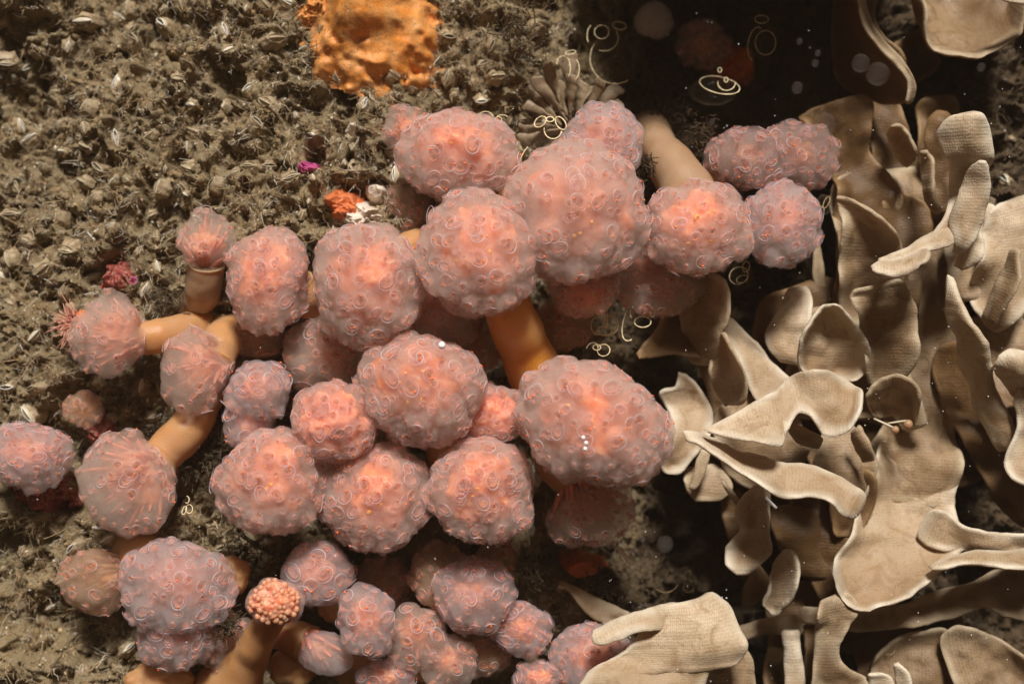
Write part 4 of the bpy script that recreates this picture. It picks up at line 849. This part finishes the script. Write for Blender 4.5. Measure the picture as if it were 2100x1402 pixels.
for k, st in enumerate([
 [(1560,600,-1.2,1720,560,-1.2),(1540,700,-1.2,1730,680,-1.3),(1560,800,-1.2,1740,790,-1.3),(1600,860,-1.2,1720,860,-1.2)],
 [(1400,900,-1.0,1560,850,-1.1),(1450,960,-1.0,1640,930,-1.2),(1520,1030,-1.1,1660,1010,-1.2),(1560,1080,-1.1,1640,1090,-1.1)],
 [(1420,720,-.9,1500,700,-.9),(1440,800,-.9,1560,790,-.9),(1470,880,-.8,1590,860,-.9)],
 [(1640,800,-1.,1800,780,-1.1),(1640,880,-1.,1800,880,-1.1),(1650,960,-1.,1780,960,-1.1)],
 [(1900,840,-1.2,2060,800,-1.2),(1920,940,-1.2,2040,900,-1.2),(1950,1010,-1.1,2010,985,-1.2)],
 [(1560,1200,-1.1,1700,1180,-1.1),(1570,1290,-1.1,1700,1280,-1.1),(1560,1420,-1.,1720,1420,-1.)],
 [(1740,1280,-1.2,1860,1260,-1.3),(1750,1340,-1.2,1900,1330,-1.3),(1760,1440,-1.1,1900,1440,-1.2)],
 [(1880,200,-1.3,1960,190,-1.4),(1880,300,-1.3,1990,300,-1.4),(1900,400,-1.2,2010,420,-1.3)],
 [(1480,1010,-.6,1520,1000,-.5),(1478,1060,-.6,1540,1060,-.4),(1490,1110,-.6,1530,1115,-.5)],
 [(1700,600,-.9,1800,560,-1.),(1700,700,-.9,1800,700,-1.),(1710,800,-.9,1790,800,-1.)],
]): frond('frond', st, K10, 'frond_old', .1, seed=200 + k)
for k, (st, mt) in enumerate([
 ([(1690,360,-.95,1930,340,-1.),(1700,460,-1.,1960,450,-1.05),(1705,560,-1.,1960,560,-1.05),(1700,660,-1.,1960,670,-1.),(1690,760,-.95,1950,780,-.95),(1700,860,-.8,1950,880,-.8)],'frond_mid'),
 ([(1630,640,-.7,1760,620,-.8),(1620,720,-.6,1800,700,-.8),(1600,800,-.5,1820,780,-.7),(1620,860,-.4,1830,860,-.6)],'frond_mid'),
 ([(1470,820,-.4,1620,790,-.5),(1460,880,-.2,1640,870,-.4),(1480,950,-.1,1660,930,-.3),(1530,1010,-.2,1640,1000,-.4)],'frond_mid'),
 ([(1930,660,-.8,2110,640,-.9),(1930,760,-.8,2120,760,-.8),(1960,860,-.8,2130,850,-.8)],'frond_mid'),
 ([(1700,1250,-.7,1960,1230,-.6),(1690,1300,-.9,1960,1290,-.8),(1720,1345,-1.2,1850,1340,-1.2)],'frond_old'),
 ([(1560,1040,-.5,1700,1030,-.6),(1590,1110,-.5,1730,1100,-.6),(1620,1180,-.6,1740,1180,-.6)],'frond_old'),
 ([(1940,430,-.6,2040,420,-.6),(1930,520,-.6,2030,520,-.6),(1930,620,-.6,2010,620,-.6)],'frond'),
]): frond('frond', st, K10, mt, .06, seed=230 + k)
K9 = colony(1680, 560, 'thin dim curved hornwrack blade behind the rightmost squirt head')
frond('frond', [(1668,498,-1,1680,496,-1),(1665,560,-1,1692,560,-1),(1670,640,-1,1688,640,-1)], K9, 'frond_mid', .1, seed=170)

# ------------------------------------------------------------------ frilly fan bryozoan
FB = thing('fan_bryozoan', P(1170, 255, -.6), 'brown frilly fan bryozoan with wedge lobes behind the upper squirts', 'bryozoan')
for (bx, by, tx, ty, w) in [(1150,260,1075,215,26),(1150,255,1078,178,26),(1160,250,1100,158,24),(1150,230,1120,128,30),(1165,240,1140,165,24),(1172,235,1172,150,24),(1175,225,1168,112,30),(1185,240,1200,165,24),
     (1195,245,1238,162,28),(1205,250,1270,178,30),(1210,250,1278,208,26),(1140,262,1062,262,26),(1150,268,1062,290,24),(1205,258,1262,238,24),(1190,235,1212,178,22)]:
    L = math.hypot(tx - bx, ty - by); nx, ny = -(ty - by) / L, (tx - bx) / L; d0, d1 = -.7, -.45 + random.uniform(-.3, .35)
    st = []
    for t, ww in ((0, .2), (.35, .42), (.7, .8), (.93, 1.), (1.0, .75)):
        cx, cy = bx + (tx - bx) * t, by + (ty - by) * t; dd = d0 + (d1 - d0) * t; st.append((cx - nx * w * ww * random.uniform(.4, .6), cy - ny * w * ww * random.uniform(.4, .6), dd, cx + nx * w * ww * random.uniform(.4, .6), cy + ny * w * ww * random.uniform(.4, .6), dd + .12))
    frond('lobe', st, FB, 'fanb', .15, T=.025, seed=int(tx), rough=1.6)

# ------------------------------------------------------------------ light bulb squirts: clear body with cream rings
def ring_path(cx, cy, rx, ry, rot, a0, a1, d, n=22):
    t = np.radians(np.linspace(a0, a1, n, endpoint=(a1 - a0) < 359)); r = math.radians(rot)
    x = rx * np.cos(t); y = ry * np.sin(t); X = cx + x * math.cos(r) - y * math.sin(r); Y = cy + x * math.sin(r) + y * math.cos(r)
    return np.array([P(a, b, d + .10 * math.sin(q + .6) * rx / 15) for a, b, q in zip(X, Y, t)])
def bulb(label, body, rings, d, w=.016, dim=False):
    w *= .68
    bx, by, brx, bry, brot = body; root = thing('bulb_squirt', P(bx, by, d - .2), label, 'sea squirt', 'clear bulb squirts with cream rings'); o0 = np.array(root.location)
    V = ICO_HI[0].copy(); V[:, 2] *= 1; k = 1 - .25 * ss(0, 1, V[:, 2]); V[:, 0] *= k; V = V * np.array([brx / 100, .28, bry / 100]) * (1 + .05 * noise3(V * 2.2 + bx))[:, None]; V = rot_pic(V, brot)
    obj('tunic', mesh_np('tunic', V, ICO_HI[1], [M['bulb']]), root)
    for (cx, cy, rx, ry, rot, a0, a1) in rings:
        closed = a1 - a0 >= 359; p = ring_path(cx, cy, rx, ry, rot, a0, a1, d + .1); wob = 1 + .25 * np.sin(np.arange(len(p)) * 2.1)
        v, f = tube(p - o0, w * wob, 5, closed); mb = MB(); mb.add(v, f); obj('ring', mb.mesh('ring', [M['bulb_ring_dim' if dim else 'bulb_ring']]), root)
bulb('clear bulb squirt with a round ring and long curved gut, beside the ghostly bud', (1258,118,48,66,-20), [(1234,66,15,14,0,0,360),(1270,53,14,8,10,0,360),(1239,78,29,27,0,-30,110),(1222,74,18,26,0,150,235),(1262,120,52,52,0,60,215)], -.9, .013)
bulb('small clear bulb squirt with thin arcs above the fan bryozoan', (1168,140,24,36,0), [(1155,130,13,15,0,170,380),(1170,108,11,4,-12,0,360),(1176,142,12,22,0,-60,70),(1160,140,10,20,0,-50,60)], -.2, .011)
bulb('clear bulb squirt poking from behind the topmost pink head', (1010,255,30,24,0), [(996,244,16,15,0,200,345),(1022,246,7,6,0,0,360),(1030,240,10,4,0,180,360)], .6, .012)
bulb('bright-ringed bulb squirt wedged between the topmost and very large heads', (1105,290,38,62,-40), [(1108,250,14,9,-40,0,360),(1150,253,9,15,-35,0,360),(1134,266,18,19,0,10,190),(1128,245,8,5,0,0,360),(1110,300,60,20,-45,170,250)], .9, .018)
bulb('dim bulb squirt with one large round ring in the dark hollow', (1562,90,30,50,0), [(1570,88,21,25,0,0,360),(1550,90,16,34,10,95,290),(1562,40,14,8,0,0,360)], -.6, .011)
bulb('bulb squirt with a bright flattened ring and knotted beads in the hollow', (1462,185,50,32,0), [(1476,175,42,17,12,0,360),(1490,170,18,16,0,0,190),(1476,144,4,5,0,0,360),(1489,164,4,5,0,0,360)], -.4, .016)
bulb('bulb squirt with cloverleaf rings right of the orange stalk', (1238,670,32,52,0), [(1240,678,15,9,0,0,360),(1226,668,14,18,0,80,280),(1254,666,14,18,0,-110,90),(1234,640,12,13,0,0,180),(1243,650,3,24,0,0,360)], .3, .016)
bulb('bulb squirt with two loops against the dark brown frond', (1312,655,34,56,0), [(1318,660,17,11,0,0,360),(1312,642,20,18,0,150,350),(1300,655,20,46,20,60,230),(1338,640,5,10,0,0,360)], .6, .016)
bulb('small bulb squirt peeking over the biggest pink head', (1226,722,28,24,0), [(1238,718,13,12,-20,0,360),(1214,718,12,16,20,180,330),(1224,712,8,6,0,0,360)], .9, .013)
bulb('cluster of yellowish loops under the rightmost squirt', (1520,562,24,30,0), [(1515,565,20,17,-30,0,360),(1522,572,12,7,-20,0,360),(1530,547,7,11,10,0,360)], .1, .013)
bulb('single yellowish loop close to the rightmost squirt', (1562,520,18,22,0), [(1563,528,13,13,0,20,340)], .2, .012)
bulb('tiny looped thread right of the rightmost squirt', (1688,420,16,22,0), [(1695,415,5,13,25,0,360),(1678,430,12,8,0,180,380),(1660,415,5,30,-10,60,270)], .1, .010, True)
bulb('tiny bright loop touching the big grey pink head', (384,1040,12,20,0), [(388,1043,7,9,0,0,360),(383,1024,5,7,0,-90,120),(378,1046,4,9,20,0,360)], 1.0, .012)
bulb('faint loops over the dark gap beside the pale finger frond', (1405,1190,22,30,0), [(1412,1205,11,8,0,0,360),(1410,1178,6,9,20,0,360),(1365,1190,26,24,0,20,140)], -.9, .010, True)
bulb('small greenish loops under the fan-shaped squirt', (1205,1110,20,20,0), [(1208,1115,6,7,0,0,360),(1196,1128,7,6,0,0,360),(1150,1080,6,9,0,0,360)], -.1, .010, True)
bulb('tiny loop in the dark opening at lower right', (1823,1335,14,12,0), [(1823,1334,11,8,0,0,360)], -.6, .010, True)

def clump(px, py, d, r, n=130):
    mb = MB(); c = P(px, py, d)
    for k in range(n):
        q = c + RNG.normal(size=3) * np.array([r, r * .5, r]) / 100 * .5; e = q + RNG.normal(size=3) * .10
        v, f = tube(spline([q, (q + e) / 2 + RNG.normal(size=3) * .03, e], 4), random.uniform(.006, .018), 3); mb.add(v, f)
    o = obj('silt_clump', mb.mesh('silt_clump', [M['hair']])); tag(o, 'fuzzy silt clump caught between squirts and rock', None, None, 'stuff')
for a in [(425,970,.5,36),(440,920,.4,26),(465,1280,1.35,26),(600,1140,.3,30),(490,1120,.2,50),(1320,340,.9,18),(1440,280,.1,30),(1020,400,1.25,14),(1350,170,-1.4,60),(1380,230,-1.0,36),(1060,60,.2,60),(590,1180,.5,24),(860,1230,.3,26),(1085,1175,.2,36),(1240,1200,-.1,30),(470,850,.2,20),(330,900,.1,30),(640,520,.7,10),(340,620,.4,34)]: clump(*a)
# pink tentacled animal by the left squirt
AN = thing('pink_anemone', P(158, 665, .5), 'tuft of salmon pink tentacles beside the leftmost stalked squirt', 'anemone'); o0 = np.array(AN.location)
for k in range(70):
    a = math.radians(random.uniform(100, 262)); L = random.uniform(.25, .55); e = np.array([math.cos(a) * L, -random.uniform(0, .35), math.sin(a) * L])
    p = spline([np.array([0, .1, 0]) + RNG.normal(size=3) * .06, e * .5 + RNG.normal(size=3) * .04, e + RNG.normal(size=3) * .05], 6); v, f = tube(p, np.linspace(.016, .006, 6), 4)
    mb = MB(); mb.add(v, f); obj('tentacle', mb.mesh('tentacle', [M['pinkhair']]), AN)
v, f = ellipsoid((.1, .1, 0), (.22, .2, .3), 14, 8); mb = MB(); mb.add(v, f); obj('column', mb.mesh('column', [M['sponge_red']]), AN)

# loose bits
def rod(label, a, b, r, mat, cat, name):
    pa, pb = P(*a), P(*b); p = spline([pa, (pa + pb) / 2, pb], 6); mb = MB(); v, f = tube(p, r, 8); mb.add(v, f); o = obj(name, mb.mesh(name, [M[mat]])); tag(o, label, cat); return o
rod('short white spine lying over the dark gap below the big squirts', (1264,1118,.2), (1296,1156,.2), .045, 'sponge_white', 'spine', 'sea_urchin_spine')
rod('white sliver on the twisted ribbon frond underside', (1570,1020,1.), (1592,1042,1.), .035, 'glint', 'shell chip', 'shell_chip')
for q in [(1898,908,.4),(1210,1150,0),]: pass
TW = thing('stalked_bell', P(1835, 880, .5), 'tiny cream stalked animal with two glassy beads in front of the tan fold', 'hydroid'); o0 = np.array(TW.location)
for a, b, r in [((1792,858,.8),(1835,878,.9),.025),((1820,868,.8),(1858,862,.8),.02)]:
    v, f = tube(spline([P(*a) - o0, P(*b) - o0], 5), r, 6); mb = MB(); mb.add(v, f); obj('stem', mb.mesh('stem', [M['lip']]), TW)
for a, r in [((1836,881,.9),.08),((1862,870,.8),.10)]:
    v, f = ellipsoid(P(*a) - o0, (r, r, r), 12, 8); mb = MB(); mb.add(v, f); obj('bead', mb.mesh('bead', [M['stalk_pale']]), TW)
for (px, py, d, r, lb) in [(906,708,2.95,7,'white grain stuck on the central bubbly squirt head'),(1196,897,3.75,4,'upper of three white grains on the biggest squirt head'),(1202,908,3.75,4,'middle of three white grains on the biggest squirt head'),(1200,920,3.75,4,'lowest of three white grains on the biggest squirt head')]:
    v, f = ellipsoid((0, 0, 0), (r / 100,) * 3, 10, 8); mb = MB(); mb.add(v, f); o = obj('white_grain', mb.mesh('white_grain', [M['glint']])); o.location = P(px, py, d); tag(o, lb, 'grain')
PLAB = {}
PM = None
for (px, py, r, d) in [(1322,596,13,3),(1800,152,21,3.5),(1765,130,17,3),(1690,255,22,3),(1677,109,6,3),(1672,130,7,3),(1640,85,6,3),(1635,180,11,3),(1364,1115,16,2.5),(1318,1105,6,2.5),(1085,1085,13,2),(1100,70,5,3),(1948,82,7,3),(2012,138,8,3),(1830,1040,6,3),(1799,330,8,3),(1610,930,6,3),(1828,398,6,3),(1240,560,5,3.5),(1460,250,6,3)]:
    if PM is None: v, f = ellipsoid((0, 0, 0), (1, 1, 1), 16, 12); mb = MB(); mb.add(v, f); PM = mb.mesh('drifting_particle', [M['particle']])
    o = obj('drifting_particle', PM); o.location = P(px, py, d); o.scale = (r / 100,) * 3; LM = [(560, 60, 'the orange sponge'), (1240, 660, 'the cloverleaf bulb squirt'), (1342, 42, 'the ghostly bud'), (1476, 165, 'the flattened bright ring'), (1562, 90, 'the large round dim ring'), (1790, 120, 'the tall brown frond by the hollow'), (1720, 300, 'the shaded brown clump'), (2000, 60, 'the top right lobe'), (1205, 1040, 'the beige fan-shaped squirt'), (1600, 970, 'the twisted white ribbon')]; nm = min(LM, key=lambda q: (q[0] - px) ** 2 + (q[1] - py) ** 2); lb = f"{'large' if r > 14 else 'mid-sized' if r > 9 else 'small'} faint round speck floating {'left' if px < nm[0] else 'right'} and {'above' if py < nm[1] else 'below'} {nm[2]}"; PLAB[lb] = PLAB.get(lb, 0) + 1; lb = lb if PLAB[lb] == 1 else lb.replace('faint', ('faint', 'fainter', 'faintest')[min(2, PLAB[lb] - 1)]); tag(o, lb, 'particle', 'specks drifting in the water')
def sparks(n):
    mb = MB()
    for k in range(n):
        px, py = random.uniform(0, 2100), random.uniform(0, 1402)
        if random.random() < .5: px = random.uniform(1250, 2100)
        d = random.uniform(1.0, 4); r = random.uniform(.005, .013); v, f = ellipsoid(P(px, py, d), (r, r, r), 5, 4); mb.add(v, f)
    o = obj('suspended_specks', mb.mesh('suspended_specks', [M['glint']])); tag(o, 'tiny bright specks suspended in the water', None, None, 'stuff')
sparks(230)

# ------------------------------------------------------------------ silty water between the lens and the rock
def haze():
    t = NT('silty_water'); vs = t.add('ShaderNodeVolumePrincipled'); vs.inputs['Color'].default_value = (.93, .78, .62, 1); vs.inputs['Density'].default_value = .0004; vs.inputs['Anisotropy'].default_value = .0
    t.l.new(vs.outputs[0], t.out.inputs['Volume'])
    x0, x1, y0, y1, z0, z1 = -14, 14, -31.5, 7, -11, 11
    V = [(x, y, z) for x in (x0, x1) for y in (y0, y1) for z in (z0, z1)]
    F = [(0, 1, 3, 2), (4, 6, 7, 5), (0, 4, 5, 1), (2, 3, 7, 6), (0, 2, 6, 4), (1, 5, 7, 3)]
    o = obj('haze', mesh_np('haze', V, F, [t.m], smooth=False)); tag(o, None, None, None, 'stuff'); o['label'] = 'silty brownish sea water around the reef'
haze()
